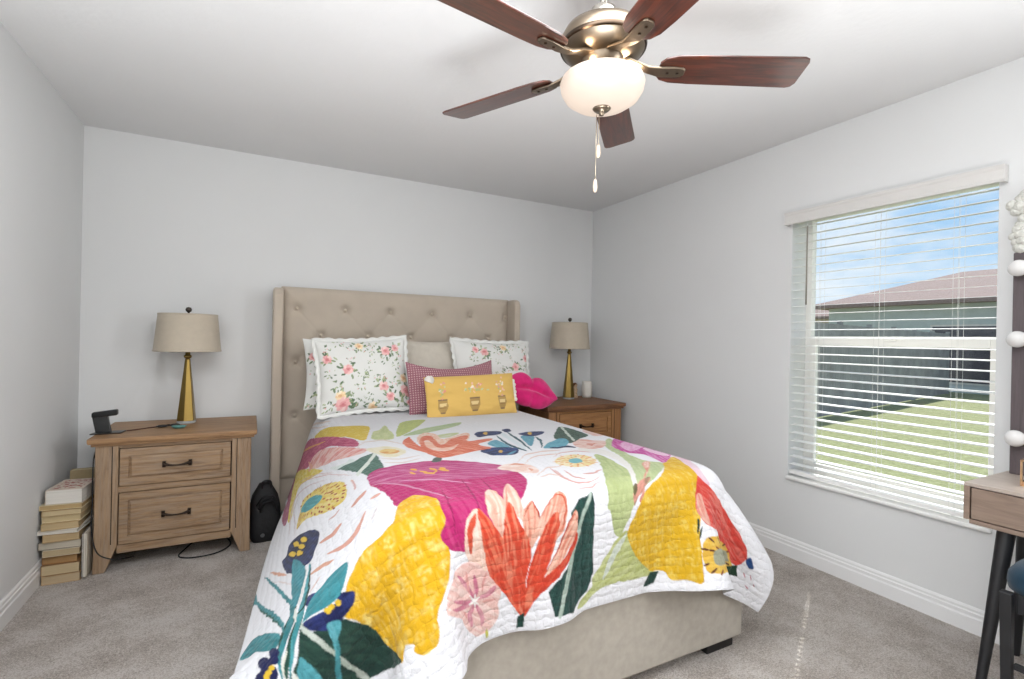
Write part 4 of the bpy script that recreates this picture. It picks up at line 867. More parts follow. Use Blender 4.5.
o = cushion('pillow', .60, .50, .15, (1.60, -.385, 1.052), lean, 0, M['floral'], floral(L_SP[::2], 3), 'e0e0dc', seed=4); tag(o, 'white floral pillow at the back left, mostly hidden behind another floral pillow', 'pillow')
o.location.x = 1.565
STR = fabric('striped_beige_cotton', 'c9c1b4', 260, strength=.9, var=.03)
o = cushion('pillow', .60, .50, .15, (2.175, -.385, 1.058), lean, 0, STR, None, seed=6); tag(o, 'plain beige ribbed pillow standing between the two floral pillows', 'pillow')
o = cushion('pillow', .655, .49, .16, (2.635, -.50, 1.06), lean, math.radians(1.5), M['floral'], floral(mirror_sp(L_SP, .68), 9), 'dfdfdb', seed=8); tag(o, 'white floral ruffled pillow at the right of the headboard', 'pillow'); ruffle(o, .655, .49, seed=2)
o = cushion('pillow', .60, .50, .17, (1.63, -.60, 1.055), lean, math.radians(-3), M['floral'], floral(L_SP, 5), 'dededa', seed=2); tag(o, 'large white floral ruffled pillow in front at the left of the bed', 'pillow'); ruffle(o, .60, .50, seed=5)
def weave():
    t = NT('mauve_knit'); v = t.coord(); w1 = t.n('ShaderNodeTexWave', Scale=20, Distortion=.6); w1.bands_direction = 'X'; t.L.new(v, w1.inputs[0]); w2 = t.n('ShaderNodeTexWave', Scale=20, Distortion=.6); w2.bands_direction = 'Z'; t.L.new(v, w2.inputs[0])
    m = t.n('ShaderNodeMath', operation='MULTIPLY'); t.L.new(w1.outputs[1], m.inputs[0]); t.L.new(w2.outputs[1], m.inputs[1])
    t.col(t.ramp(m.outputs[0], [(.15, lin('93606a')), (.5, lin('b08189')), (.85, lin('d3b6b6'))])); t.bump(m.outputs[0], .8, .004); t.set(Roughness=.95); return t.m
o = cushion('throw_pillow', .645, .365, .12, (2.205, -.745, .978), math.radians(16), math.radians(-1), weave(), None, pinch=.03, sag=.055, seed=3); tag(o, 'mauve woven lumbar pillow between the floral pillows', 'pillow')
def yel():
    out = []; r = random.Random(4)
    for cx in (.10, .325, .535):
        w = .030 if cx != .325 else .036
        out += [('f', 'a98a55', 'a98a55', 0, [(cx - w, .165), (cx + w, .165), (cx + w * 1.1, .21), (cx + w * .6, .245), (cx - w * .6, .245), (cx - w * 1.1, .21)]),
                ('f', 'd9c08a', 'd9c08a', 0, [(cx - w * .8, .185), (cx + w * .8, .185), (cx + w * .7, .205), (cx - w * .7, .205)]),
                ('f', '7d6750', '7d6750', 0, [(cx - w, .160), (cx + w, .160), (cx + w, .166), (cx - w, .166)]), ('f', '8c6f48', '8c6f48', 0, [(cx - w * .8, .21), (cx + w * .8, .21), (cx + w * .7, .216), (cx - w * .7, .216)]),
                ('f', '7d6750', '7d6750', 0, [(cx - w * .6, .244), (cx + w * .6, .244), (cx + w * .5, .25), (cx - w * .5, .25)])]
        for k in range(26 if cx == .325 else 17):
            sx = .075 if cx == .325 else .028; x = cx + r.gauss(0, 1) * sx * .6; y = (.085 if cx == .325 else .10) + r.gauss(0, 1) * (.018 if cx == .325 else .032)
            out.append(('f', r.choice(['d8917c', 'e0b3a0', 'a9b27c', 'b9c094', 'e6d8c6', 'cf9a8c']), 'ffffff', 1, ell(x, min(max(y, .03), .155), r.uniform(.006, .012), r.uniform(.004, .008), r.uniform(0, 3), 7)))
    return out
o = cushion('throw_pillow', .655, .285, .11, (2.285, -.905, .925), math.radians(14), math.radians(-1.8), vcol('mustard_velvet').m, yel(), 'd6b063', pinch=.02, seed=5, warp=.0006); tag(o, 'mustard yellow lumbar pillow embroidered with three potted flowers', 'pillow')
bm = B()
for k in range(7):
    a = -.9 + k * .3; tube(bm, [(0, 0, 0), (.03 * math.cos(a), -.01, .02 * math.sin(a) + .002), (.055 * math.cos(a * .7) + .005, -.014, .028 * math.sin(a) - .006)], lambda t: .006 * (1 - .4 * t), 6)
bmesh.ops.translate(bm, verts=bm.verts, vec=(-.325, -.012, .125)); obj('corner_tassel', bm, M['white_cer'], o, smooth=True)
bm = B()
for k in range(6): lathe(bm, [(0, -.003), (.013, -.002), (.016, 0), (.013, .002), (0, .003)], 12, (.325 + .004 * (k % 2), .0, .085 - k * .026), Euler((PI / 2, 0, 0)))
obj('lace_edge', bm, M['white_cer'], o, smooth=True)
def lips():
    # outline of a mouth, inflated, with the crease between the lips
    up = [(-.235, .0), (-.19, .045), (-.13, .095), (-.08, .118), (-.035, .108), (0, .088), (.035, .106), (.085, .112), (.135, .085), (.19, .035), (.235, -.005)]
    dn = [(.205, -.035), (.15, -.085), (.09, -.118), (.03, -.124), (0, -.118), (-.03, -.124), (-.09, -.118), (-.15, -.088), (-.205, -.038)]
    out = catmull([Vector((x, y, 0)) for x, y in up + dn], 8, True); n = len(out); K = 34
    mid = lambda x: .008 * math.cos(x * 22) - .004
    bm = B(); layers = []
    for sgn in (-1, 1):
        rings = []
        for i in range(K + 1):
            r = i / K; ring = []
            if i == 0: ring = [bm.verts.new((0, sgn * (.055 - .032), mid(0)))]
            else:
                for p in out:
                    x, z = p.x * r, p.y * r + mid(0) * (1 - r); t = .058 * (1 - r ** 2.6) ** .55; e = (z - mid(x)) / .020
                    t *= 1 - .62 * math.exp(-e * e) * max(0, 1 - abs(x) / .24) ** .3
                    t *= 1 - .10 * math.exp(-(x / .02) ** 2)
                    ring.append(bm.verts.new((x, sgn * max(t, 0), z)))
            rings.append(ring)
        for a, b in zip(rings, rings[1:]):
            for k in range(n):
                j = (k + 1) % n
                if len(a) == 1: bm.faces.new((a[0], b[k], b[j]))
                else: bm.faces.new((a[k], b[k], b[j], a[j]))
    bmesh.ops.remove_doubles(bm, verts=bm.verts, dist=.0004)
    t = NT('hot_pink_plush'); c = lin('d80f6c'); t.col(t.ramp(t.noise(t.coord(), 18, 4), [(.3, lin('c80b60')), (.7, lin('e01a78'))])); t.set(Roughness=.9, Sheen_Weight=.6); t.b.inputs['Sheen Tint'].default_value = (1, .5, .75, 1); t.bump(t.noise(t.coord(), 300, 2), .4, .003)
    o = obj('lips_pillow', bm, t.m, smooth=True); o.location = (2.845, -.72, .925); o.rotation_euler = Euler((math.radians(-22), math.radians(15), 0)); o.scale = (1.10, 1, 1.08)
    tag(o, 'hot pink plush cushion shaped like a pair of lips', 'cushion')
lips()

# ------------------------------------------------------------------ nightstands
def raised_panel(bm, x0, x1, z0, z1, y, d=.018):
    # frame with a sunken bevel and a flat field
    box(bm, x0, x1, y, y + .02, z0, z1)
    f = .040; o = [(x0, z0), (x1, z0), (x1, z1), (x0, z1)]; i1 = [(x0 + f, z0 + f), (x1 - f, z0 + f), (x1 - f, z1 - f), (x0 + f, z1 - f)]; g = .014
    i2 = [(x0 + f + g, z0 + f + g), (x1 - f - g, z0 + f + g), (x1 - f - g, z1 - f - g), (x0 + f + g, z1 - f - g)]
    a = [bm.verts.new((p[0], y - d * .55, p[1])) for p in o]; b = [bm.verts.new((p[0], y - d * .55, p[1])) for p in i1]; c = [bm.verts.new((p[0], y + .000, p[1])) for p in i1]; e = [bm.verts.new((p[0], y - d * .45, p[1])) for p in i2]; w = [bm.verts.new((p[0], y, p[1])) for p in o]
    for k in range(4):
        j = (k + 1) % 4
        bm.faces.new((a[k], a[j], b[j], b[k])); bm.faces.new((b[k], b[j], c[j], c[k])); bm.faces.new((c[k], c[j], e[j], e[k])); bm.faces.new((w[k], w[j], a[j], a[k]))
    bm.faces.new(e)
def nightstand(loc, label, top, body, leg):
    r = empty('nightstand', loc, 0, label, 'nightstand')
    hw = .372; D = .57                       # front plane y=0, back +D
    bm = B(); box(bm, -hw - .028, hw + .028, -.025, D, .705, .722); box(bm, -hw - .016, hw + .016, -.014, D - .004, .690, .705); box(bm, -hw - .030, hw + .030, -.028, D + .002, .711, .735)
    obj('top', bm, top, r, bevel=.004)
    bm = B(); box(bm, -hw + .012, -hw + .03, .04, D - .02, .1, .69); box(bm, hw - .03, hw - .012, .04, D - .02, .1, .69); box(bm, -hw + .02, hw - .02, D - .03, D - .01, .1, .69); box(bm, -hw + .03, hw - .03, .03, D - .03, .10, .115)
    box(bm, -hw + .1, hw - .1, .006, .03, .672, .69); box(bm, -hw + .1, hw - .1, .006, .03, .428, .460); box(bm, -hw + .1, hw - .1, .006, .03, .095, .140)
    obj('case', bm, body, r, bevel=.002)
    bm = B(); box(bm, -hw + .1, hw - .1, .03, .05, .14, .69); obj('drawer_recess', bm, M['gap'], r)
    for sx in (-1, 1):
        for y0, y1 in ((0, .05), (D - .055, D - .01)):
            bm = B(); a, b = (hw, hw - .102)
            P = lambda x, y, z: (sx * x, y, z)
            # straight post that flares into a tapered foot
            lv = [(0, hw + .004, hw - .05), (.10, hw, hw - .088), (.135, hw, b), (.69, hw, b)]
            rings = [[bm.verts.new(P(xo, yy, z)) for xo, yy in ((o_, y0), (o_, y1), (i_, y1), (i_, y0))] for z, o_, i_ in lv]
            for p, q in zip(rings, rings[1:]):
                for k in range(4): bm.faces.new((p[k], p[(k + 1) % 4], q[(k + 1) % 4], q[k]))
            bm.faces.new(rings[0]); bm.faces.new(rings[-1]); obj('leg', bm, leg, r, bevel=.004)
            if y0 == 0:
                bm = B(); 
                for gx in (hw - .075,): box(bm, *(sorted((sx * (gx - .002), sx * (gx + .002)))), -.0015, .001, .15, .685)
                obj('leg_groove', bm, M['gap'], r)
    for z0, z1 in ((.464, .668), (.145, .424)):
        x0, x1 = -hw + .108, hw - .108
        bm = B(); raised_panel(bm, x0, x1, z0, z1, .008); dr = obj('drawer', bm, body, r, bevel=.0015)
        zc = (z0 + z1) / 2 + .002; bm = B()
        for s in (-1, 1):
            hexa(bm, [(s * .062 - .008, -.014, zc - .016), (s * .062 + .008, -.014, zc - .016), (s * .062 + .008, .006, zc - .016), (s * .062 - .008, .006, zc - .016), (s * .062 - .008, -.014, zc + .016), (s * .062 + .008, -.014, zc + .016), (s * .062 + .008, .006, zc + .016), (s * .062 - .008, .006, zc + .016)])
        tube(bm, [(-.062, -.022, zc + .004), (-.03, -.026, zc - .004), (0, -.027, zc - .006), (.03, -.026, zc - .004), (.062, -.022, zc + .004)], lambda t: .0085 - .004 * math.sin(t * PI), 8, smooth=4)
        for s in (-1, 1): tube(bm, [(s * .060, -.012, zc), (s * .060, -.023, zc + .003)], .007, 8)
        obj('handle', bm, M['iron'], dr, autosmooth=40)
    return r
N1 = (.592, -.615, 0); nightstand(N1, 'light oak two-drawer nightstand at the left of the bed', M['ns_top'], M['ns_body'], M['ns_leg'])
r2 = nightstand((3.455, -.615, 0), 'brown oak nightstand in the corner at the right of the bed', M['ns2_top'], M['ns2_body'], M['ns2_leg']); r2.scale = (1, 1, 1.06)
T1, T2 = .7355, .7795

# ------------------------------------------------------------------ table lamps
def table_lamp(loc, label):
    r = empty('table_lamp', loc, 0, label, 'lamp'); r.scale = (1.03, 1.03, 1.03)
    bm = B(); lathe(bm, [(0, 0), (.052, 0), (.052, .014), (0, .014)], 24); obj('base', bm, M['acrylic'], r, bevel=.002)
    bm = B(); lathe(bm, [(.054, .014), (.052, .03), (.016, .392), (.014, .40)], 6, phase=.35); obj('body', bm, M['brass'], r, bevel=.003)
    bm = B(); lathe(bm, [(0, .40), (.014, .40), (.021, .408), (.021, .418), (.014, .424), (.012, .462), (0, .462)], 20); obj('neck', bm, M['brass'], r, autosmooth=50)
    bm = B(); n = 48; z0, z1, r0, r1, t = .445, .678, .180, .158, .0025
    R = [[bm.verts.new((rr * math.cos(2 * PI * i / n), rr * math.sin(2 * PI * i / n), z)) for i in range(n)] for rr, z in ((r0, z0), (r1, z1), (r1 - t, z1), (r0 - t, z0))]
    for a, b in ((0, 1), (1, 2), (2, 3), (3, 0)):
        for i in range(n): bm.faces.new((R[a][i], R[a][(i + 1) % n], R[b][(i + 1) % n], R[b][i]))
    sh = obj('lamp_shade', bm, M['shade'], r, autosmooth=50)
    for rr, z in ((r0 + .0008, z0 + .004), (r1 + .0008, z1 - .004)): bm = B(); lathe_ring(bm, rr, z, .004); obj('shade_trim', bm, M['shade'], sh, smooth=True)
    bm = B()
    for k in range(3): a = k * 2.094; tube(bm, [(0, 0, .672), (r1 * .98 * math.cos(a), r1 * .98 * math.sin(a), .672)], .0016, 6)
    tube(bm, [(0, 0, .46), (.045, 0, .52), (.04, 0, .62), (0, 0, .672)], .0014, 6, smooth=4); tube(bm, [(0, 0, .46), (-.045, 0, .52), (-.04, 0, .62), (0, 0, .672)], .0014, 6, smooth=4)
    obj('harp', bm, M['brass'], r, smooth=True)
    bm = B(); lathe(bm, [(0, .50), (.02, .52), (.03, .56), (.022, .595), (0, .607)], 16); obj('bulb', bm, M['white_cer'], r, smooth=True)
    bm = B(); lathe(bm, [(0, .672), (.006, .672), (.006, .688), (.015, .695), (.018, .706), (.013, .718), (0, .722)], 16); obj('finial', bm, M['finial'], r, smooth=True)
    return r
def lathe_ring(bm, R, z, w, n=48):
    rings = []
    for i in range(n):
        a = 2 * PI * i / n; rings.append([bm.verts.new(((R + dx) * math.cos(a), (R + dx) * math.sin(a), z + dz)) for dx, dz in ((0, -w), (.0015, -w * .6), (.0015, w * .6), (0, w))])
    for i in range(n):
        p, q = rings[i], rings[(i + 1) % n]
        for k in range(4): bm.faces.new((p[k], p[(k + 1) % 4], q[(k + 1) % 4], q[k]))
table_lamp((.592, -.215, T1), 'brass cone table lamp with linen shade on the left nightstand')
table_lamp((3.535, -.225, T2), 'brass cone table lamp with linen shade on the right nightstand, near the corner')

# ------------------------------------------------------------------ small things on the nightstands
r = empty('charging_stand', (.235, -.47, T1), 0, 'black phone charging stand on the left nightstand', 'charger')
bm = B(); prism(bm, [(-.065, -.035), (.075, -.035), (.085, .045), (-.045, .045)], .007); obj('base_plate', bm, M['blackplastic'], r, bevel=.002)
bm = B(); hexa(bm, [(-.044, -.012, .006), (.026, -.012, .006), (.026, .012, .006), (-.044, .012, .006), (-.064, .0, .098), (.006, .0, .098), (.006, .026, .098), (-.064, .026, .098)]); obj('post', bm, M['blackplastic'], r, bevel=.003)
bm = B(); hexa(bm, [(-.066, -.004, .088), (.052, -.008, .100), (.052, .030, .100), (-.066, .030, .088), (-.066, -.004, .120), (.052, -.008, .134), (.052, .030, .134), (-.066, .030, .120)]); obj('watch_arm', bm, M['blackplastic'], r, bevel=.008)
def curve_thing(name, pts, rad, m, label, cat, smooth=8, parent=None):
    o0 = Vector(pts[0]); bm = B(); tube(bm, [Vector(p) - o0 for p in pts], rad, 7, smooth=smooth); o = obj(name, bm, m, parent, smooth=True); o.location = o0
    if label: tag(o, label, cat)
    return o
curve_thing('cable', [(.325, -.44, T1 + .004), (.37, -.41, T1 + .0035), (.43, -.36, T1 + .0035), (.49, -.33, T1 + .0035)], .0028, M['cable_r'], 'short dark red cable lying across the top of the left nightstand', 'cable')
r = empty('sunglasses', (.515, -.36, T1), .35, 'folded dark glasses lying beside the left lamp', 'glasses')
for s in (-1, 1):
    bm = B(); tube(bm, [(s * .033 + .024 * math.cos(a), .019 * math.sin(a) + .0, .010 + .002 * math.sin(a)) for a in np.linspace(0, 2 * PI, 15)[:-1]], .0036, 6, closed=True); lathe(bm, [(0, .008), (.021, .008), (.021, .010), (0, .010)], 18, (s * .033, 0, 0)); obj('lens', bm, M['blackplastic'], r, smooth=False)
    bm = B(); tube(bm, [(s * .058, .006, .010), (s * .050, .022, .008), (-s * .03, .030, .0045), (-s * .045, .024, .0045)], .003, 6, smooth=4); obj('temple', bm, M['blackplastic'], r, smooth=True)
bm = B(); tube(bm, [(-.012, .004, .012), (0, .009, .014), (.012, .004, .012)], .003, 6); obj('bridge', bm, M['blackplastic'], r)
bm = B(); lathe(bm, [(0, 0), (.026, 0), (.038, .010), (.040, .014), (.036, .014), (.024, .006), (0, .005)], 28); o = obj('trinket_dish', bm, M['teal'], smooth=True); o.location = (.575, -.42, T1); o.scale = (1, .8, 1); tag(o, 'small teal dish at the foot of the left lamp', 'dish')
bm = B(); lathe(bm, [(0, 0), (.042, 0), (.049, .02), (.050, .09), (.046, .145), (.042, .152), (.038, .150), (.041, .12), (0, .11)], 28); o = obj('ceramic_vase', bm, M['white_cer'], smooth=True); o.location = (3.78, -.17, T2); tag(o, 'plain white ceramic vase on the right nightstand, in the corner', 'vase')
r = empty('figurine', (3.638, -.18, T2), 0, 'small cream and brown figurine behind the right lamp', 'figurine')
bm = B(); lathe(bm, [(0, 0), (.026, 0), (.028, .01), (.020, .05), (.024, .08), (.014, .098), (0, .10)], 18); obj('body', bm, M['fig'], r, smooth=True)
bm = B(); bmesh.ops.create_uvsphere(bm, u_segments=14, v_segments=10, radius=.019, matrix=Matrix.Translation((0, -.002, .114))); obj('head', bm, M['fig'], r, smooth=True)
bm = B(); bmesh.ops.create_uvsphere(bm, u_segments=14, v_segments=10, radius=.022, matrix=Matrix.Translation((0, .005, .119)) @ Matrix.Diagonal((1.1, 1, 1, 1))); obj('hair', bm, M['fig_d'], r, smooth=True)

# ------------------------------------------------------------------ cables, bag, books
curve_thing('cable', [(.160, -.10, .60), (.175, -.30, .66), (.214, -.605, .62), (.2155, -.622, .40), (.216, -.632, .25), (.245, -.65, .13), (.31, -.655, .085), (.36, -.60, .06), (.37, -.45, .01)], .0035, M['cable'], 'black cable hanging down the left side of the left nightstand', 'cable')
curve_thing('cable', [(.70, -.20, .006), (.62, -.45, .006), (.60, -.55, .006), (.66, -.60, .006), (.76, -.60, .006), (.83, -.55, .006), (.86, -.45, .006), (.80, -.25, .006)], .004, M['cable'], 'black cable looped on the carpet under the left nightstand', 'cable')
r = empty('black_bag', (1.052, -.45, 0), .1, 'small black bag standing between nightstand and bed', 'bag'); r.scale = (1.12, 1.1, 1.06)
bm = B(); lv = [(.0, .068, .060), (.02, .078, .068), (.10, .082, .070), (.20, .078, .062), (.26, .066, .05), (.30, .045, .034), (.33, .03, .02)]
rings = []
for z, a, b in lv: rings.append([bm.verts.new((a * (abs(math.cos(t)) ** .55) * (1 if math.cos(t) > 0 else -1), b * (abs(math.sin(t)) ** .55) * (1 if math.sin(t) > 0 else -1) + z * .08, z)) for t in np.linspace(0, 2 * PI, 29)[:-1]])
for p, q in zip(rings, rings[1:]):
    for k in range(28): bm.faces.new((p[k], p[(k + 1) % 28], q[(k + 1) % 28], q[k]))
bm.faces.new(rings[0]); bm.faces.new(rings[-1]); obj('body', bm, M['bag'], r, smooth=True)
bm = B()
for k in range(3): tube(bm, [(-.05 + .01 * k, -.05, .22 - .02 * k), (-.02, -.075, .275 - .02 * k), (.03, -.07, .27 - .015 * k), (.06, -.045, .20 - .02 * k)], .0065, 7, smooth=5)
obj('strap', bm, M['bag'], r, smooth=True)
bm = B(); tube(bm, [(-.02, 0, .30), (-.015, -.01, .345), (.02, -.01, .345), (.03, 0, .30)], .007, 7, smooth=5); obj('handle', bm, M['bag'], r, smooth=True)
bm = B(); lathe(bm, [(0, 0), (.011, 0), (.011, .004), (0, .004)], 16, (-.02, -.069, .045), Euler((PI / 2, 0, 0))); obj('badge', bm, M['badge'], r)
BM = {}
def bmat(c, k='c'):
    key = (c, k)
    if key not in BM:
        if k == 'p':
            t = NT('book_pages_' + c); t.col(t.ramp(t.noise(t.coord((1, 1, 180)), 3, 2), [(.3, tuple(x * .78 for x in lin(c))), (.7, lin(c))])); t.set(Roughness=.95); BM[key] = t.m
        else: BM[key] = plain('book_cover_' + c, c, .55, var=.05)
    return BM[key]
def book(loc, rot, w, d, t, cover, pages, label, group=None, name='book', art=None):
    # lies flat: width x, depth y, thickness z; page block shows at the front
    r = empty(name, loc, 0, label, 'book', group, tilt=rot); c = .0018
    bm = B(); box(bm, -w / 2, w / 2, -d / 2, d / 2, 0, c); box(bm, -w / 2, w / 2, -d / 2, d / 2, t - c, t); box(bm, -w / 2, -w / 2 + c, -d / 2, d / 2, c, t - c); obj('cover', bm, bmat(cover), r)
    bm = B(); box(bm, -w / 2 + .002, w / 2 - .004, -d / 2 + .003, d / 2 - .003, c, t - c); obj('pages', bm, bmat(pages, 'p'), r)
    return r
z = 0; G = 'books in the stack by the left wall'
stk = [(.045, 'b08f62', 'bda888', 'tan book at the bottom of the stack on the carpet'), (.054, '8a6a48', 'c4b08c', 'thick cream-edged book, second from the bottom of the stack'), (.044, '9a6a3a', 'a98559', 'brown-edged book, third from the bottom of the stack'), (.034, 'c9bda6', 'b9a684', 'pale book, fourth from the bottom of the stack'),
       (.040, '6d665e', 'c2b9a8', 'grey-white edged book in the lower middle of the stack'), (.042, 'a88b62', 'bfa67e', 'tan book just under the white one in the stack'), (.022, 'dedad2', 'd6d0c4', 'thin white book in the middle of the stack'), (.036, 'b79d72', 'c3ac84', 'yellowed paperback just above the thin white book'),
       (.032, 'd5c8a8', 'c9b68e', 'cream paperback, third from the top under the thick book'), (.030, 'a3875c', 'cbb892', 'tan paperback, second under the thick book'), (.026, 'cbbf9f', 'b99f72', 'thin paperback right under the thick book on top of the stack')]
for i, (t, c, p, l) in enumerate(stk):
    w = rnd.uniform(.145, .178); d = rnd.uniform(.18, .23)
    book((.099 + rnd.uniform(-.004, .006) - (.004 if 4 <= i <= 7 else 0) , -.55 + rnd.uniform(-.01, .01), z), Euler((0, 0, math.radians(rnd.uniform(-7, 5)))), w, d, t - .0005, c, p, l, G); z += t
r = book((.112, -.525, z), Euler((0, 0, math.radians(-6))), .155, .215, .075, 'c5b6a8', 'e0dcd4', 'thick white-paged book with red-patterned cover on top of the stack')
def print_mat():
    t = NT('red_flower_print'); v = t.coord((1, 1, 1)); t.col(t.ramp(t.noise(v, 55, 2, .5), [(.50, lin('c9bcae')), (.56, lin('9c5650'))])); t.set(Roughness=.6); return t.m
bm = B(); box(bm, -.060, .060, -.085, .085, .0751, .0757); obj('cover_print', bm, print_mat(), r)
ztop = z
for i, (x, c, p, l) in enumerate(((.1865, '8b8580', 'd9d4ca', 'grey thin book standing upright against the stack'), (.1940, 'd8d2c6', 'e2ddd2', 'white thin book standing between two upright books'), (.2015, 'c9c0b0', 'd9d4c8', 'cream thin book standing nearest the nightstand leg'))):
    book((x + .003, -.575, .128), Euler((0, math.radians(-90 - 0), 0)), .23, .16, .0066, c, p, l, 'thin books standing beside the stack')
for i, (zz, a, c, p, l) in enumerate(((.315, 38, 'c08a4e', 'cdb58a', 'orange-brown paperback tilted against the nightstand'), (.352, 34, 'd2c7a9', 'cfc09a', 'cream paperback tilted on top of the orange-brown one'), (.385, 30, '9a8f5c', 'cbbd8a', 'olive paperback tilted just below the thick top book'))):
    pass
book((.105, -.33, .0), Euler((math.radians(90), 0, math.radians(3))), .16, .50, .05, 'a99672', 'cbbd9c', 'tall tan folder standing in the corner behind the book stack').location = (.115, -.235, .25)
book((.13, -.36, .0), Euler((math.radians(90), 0, math.radians(-4))), .15, .46, .045, 'b3a892', 'd3cfc4', 'white-topped book standing behind the stack').location = (.135, -.362, .23)

# ------------------------------------------------------------------ ceiling fan
FC = (1.968, -2.686, 0)
def fan():
    r = empty('ceiling_fan', (FC[0], FC[1], H), 0, 'bronze ceiling fan with five walnut blades and a lit glass bowl', 'ceiling fan')
    z = lambda q: q - H
    def part(name, fn, m, parent=r, **kw):
        bm = B(); fn(bm)
        if name not in ('canopy', 'downrod', 'pull_chain', 'chain_pull'):
            k = .80; c = z(2.205)
            for v in bm.verts: v.co = (v.co.x * k, v.co.y * k, c + (v.co.z - c) * k)
        return obj(name, bm, m, parent, **kw)
    part('canopy', lambda b: lathe(b, [(0, z(2.6)), (.068, z(2.6)), (.066, z(2.575)), (.045, z(2.545)), (.018, z(2.535)), (0, z(2.535))], 36), M['nickel'], autosmooth=40)
    part('downrod', lambda b: lathe(b, [(0, z(2.40)), (.0125, z(2.40)), (.0125, z(2.54)), (0, z(2.54))], 16), M['chrome'], smooth=True)
    part('coupling', lambda b: lathe(b, [(0, z(2.385)), (.02, z(2.385)), (.052, z(2.41)), (.058, z(2.435)), (.052, z(2.455)), (.022, z(2.462)), (0, z(2.462))], 32), M['chrome'], autosmooth=50)
    part('motor_housing', lambda b: lathe(b, [(0, z(2.392)), (.06, z(2.39)), (.12, z(2.382)), (.158, z(2.362)), (.172, z(2.335)), (.174, z(2.30)), (.166, z(2.285)), (.135, z(2.262)), (.095, z(2.248)), (0, z(2.248))], 64), M['nickel'], autosmooth=50)
    part('motor_band', lambda b: lathe(b, [(.05, z(2.25)), (.176, z(2.292)), (.178, z(2.300)), (.176, z(2.306)), (.05, z(2.306))], 64), M['nickel_d'], autosmooth=40)
    part('switch_housing', lambda b: lathe(b, [(0, z(2.25)), (.086, z(2.25)), (.083, z(2.228)), (.060, z(2.205)), (.062, z(2.18)), (.085, z(2.165)), (.085, z(2.155)), (0, z(2.155))], 48), M['nickel'], autosmooth=40)
    for k in range(10): a = k * .628; part('vent', lambda b: box(b, .070 * math.cos(a) - .006, .070 * math.cos(a) + .006, .070 * math.sin(a) - .006, .070 * math.sin(a) + .006, z(2.228), z(2.2495)), M['nickel_d'], bevel=.002)
    # glass bowl
    def bowl(b): lathe(b, [(.020, z(2.048)), (.07, z(2.052)), (.115, z(2.066)), (.150, z(2.090)), (.168, z(2.120)), (.173, z(2.148)), (.166, z(2.166)), (.150, z(2.172)), (.146, z(2.166)), (.160, z(2.150)), (.158, z(2.122)), (.140, z(2.095)), (.10, z(2.070)), (.02, z(2.056))], 64)
    part('light_bowl', bowl, M['bowl'], smooth=True)
    part('bowl_holder', lambda b: lathe(b, [(0, z(2.17)), (.148, z(2.170)), (.150, z(2.176)), (.10, z(2.182)), (0, z(2.182))], 40), M['nickel'], autosmooth=40)
    fin = part('finial', lambda b: lathe(b, [(0, z(2.018)), (.008, z(2.02)), (.013, z(2.030)), (.010, z(2.036)), (.030, z(2.040)), (.038, z(2.048)), (.030, z(2.058)), (0, z(2.060))], 28), M['nickel'], smooth=True)
    for dx, zz in ((-.010, 1.96), (-.020, 1.845)):
        ch = part('pull_chain', lambda b: tube(b, [(dx, 0, z(2.056)), (dx, 0, z(zz))], .0012, 6), M['chain'], smooth=True)
        part('chain_pull', lambda b: lathe(b, [(0, z(zz - .045)), (.005, z(zz - .043)), (.0075, z(zz - .03)), (.006, z(zz - .008)), (.002, z(zz)), (0, z(zz))], 14, (dx, 0, 0)), M['wood_pull'], ch, smooth=True)
    # blades
    for k in range(5):
        a = math.radians(333.4 + 72 * k); Rz = Matrix.Rotation(a, 4, 'Z'); pitch = Matrix.Rotation(math.radians(-11), 4, 'X')
        out = [(.185, -.030), (.20, -.048), (.235, -.060), (.30, -.064), (.64, -.071), (.655, -.064), (.662, -.050), (.668, .045), (.660, .062), (.645, .068), (.30, .064), (.235, .060), (.20, .048), (.185, .030)]
        bm = B(); prism(bm, out, .007, Rz @ Matrix.Translation((0, 0, z(2.217))) @ pitch @ Matrix.Translation((0, 0, -.0035))); bl = obj('blade', bm, M['blade'], r, bevel=.0025)
        # shader coordinates follow the blade
        bl.data.transform(Rz.inverted()); bl.rotation_euler = (0, 0, a)
        bm = B()
        P = [(.066, 0, 2.243, .026), (.105, 0, 2.232, .018), (.15, 0, 2.214, .017), (.19, 0, 2.2075, .021), (.235, 0, 2.2085, .022), (.262, 0, 2.2085, .019), (.272, 0, 2.2085, .011)]
        rings = []
        for x, y, zz, w in P:
            tw = math.radians(-11) * min(1, max(0, (x - .13) / .05))
            rings.append([bm.verts.new((x, (s * w) * math.cos(tw), z(zz) + s * w * math.sin(tw) + dz)) for s, dz in ((-1, -.004), (1, -.004), (1, .004), (-1, .004))])
        for p, q in zip(rings, rings[1:]):
            for j in range(4): bm.faces.new((p[j], p[(j + 1) % 4], q[(j + 1) % 4], q[j]))
        bm.faces.new(rings[0]); bm.faces.new(rings[-1]); ir = obj('blade_iron', bm, M['nickel'], r, bevel=.0025); ir.rotation_euler = (0, 0, a)
        bm = B()
        for x, y in ((.215, 0), (.248, 0)): lathe(bm, [(0, 0), (.005, .001), (.005, .003), (0, .003)], 10, (x, y * .98, z(2.201) - y * .19))
        sc = obj('screw', bm, M['nickel_d'], ir)
fan()
light('fan_bulb', 'POINT', (FC[0], FC[1] - .0, 2.195), None, 1.1, (1, .80, .60), shadow_soft_size=.03)
light('fan_bulb', 'POINT', (FC[0] - .10, FC[1] - .02, 2.195), None, .6, (1, .80, .60), shadow_soft_size=.02)
light('fan_bulb', 'POINT', (FC[0] + .10, FC[1] - .02, 2.195), None, .6, (1, .80, .60), shadow_soft_size=.02)

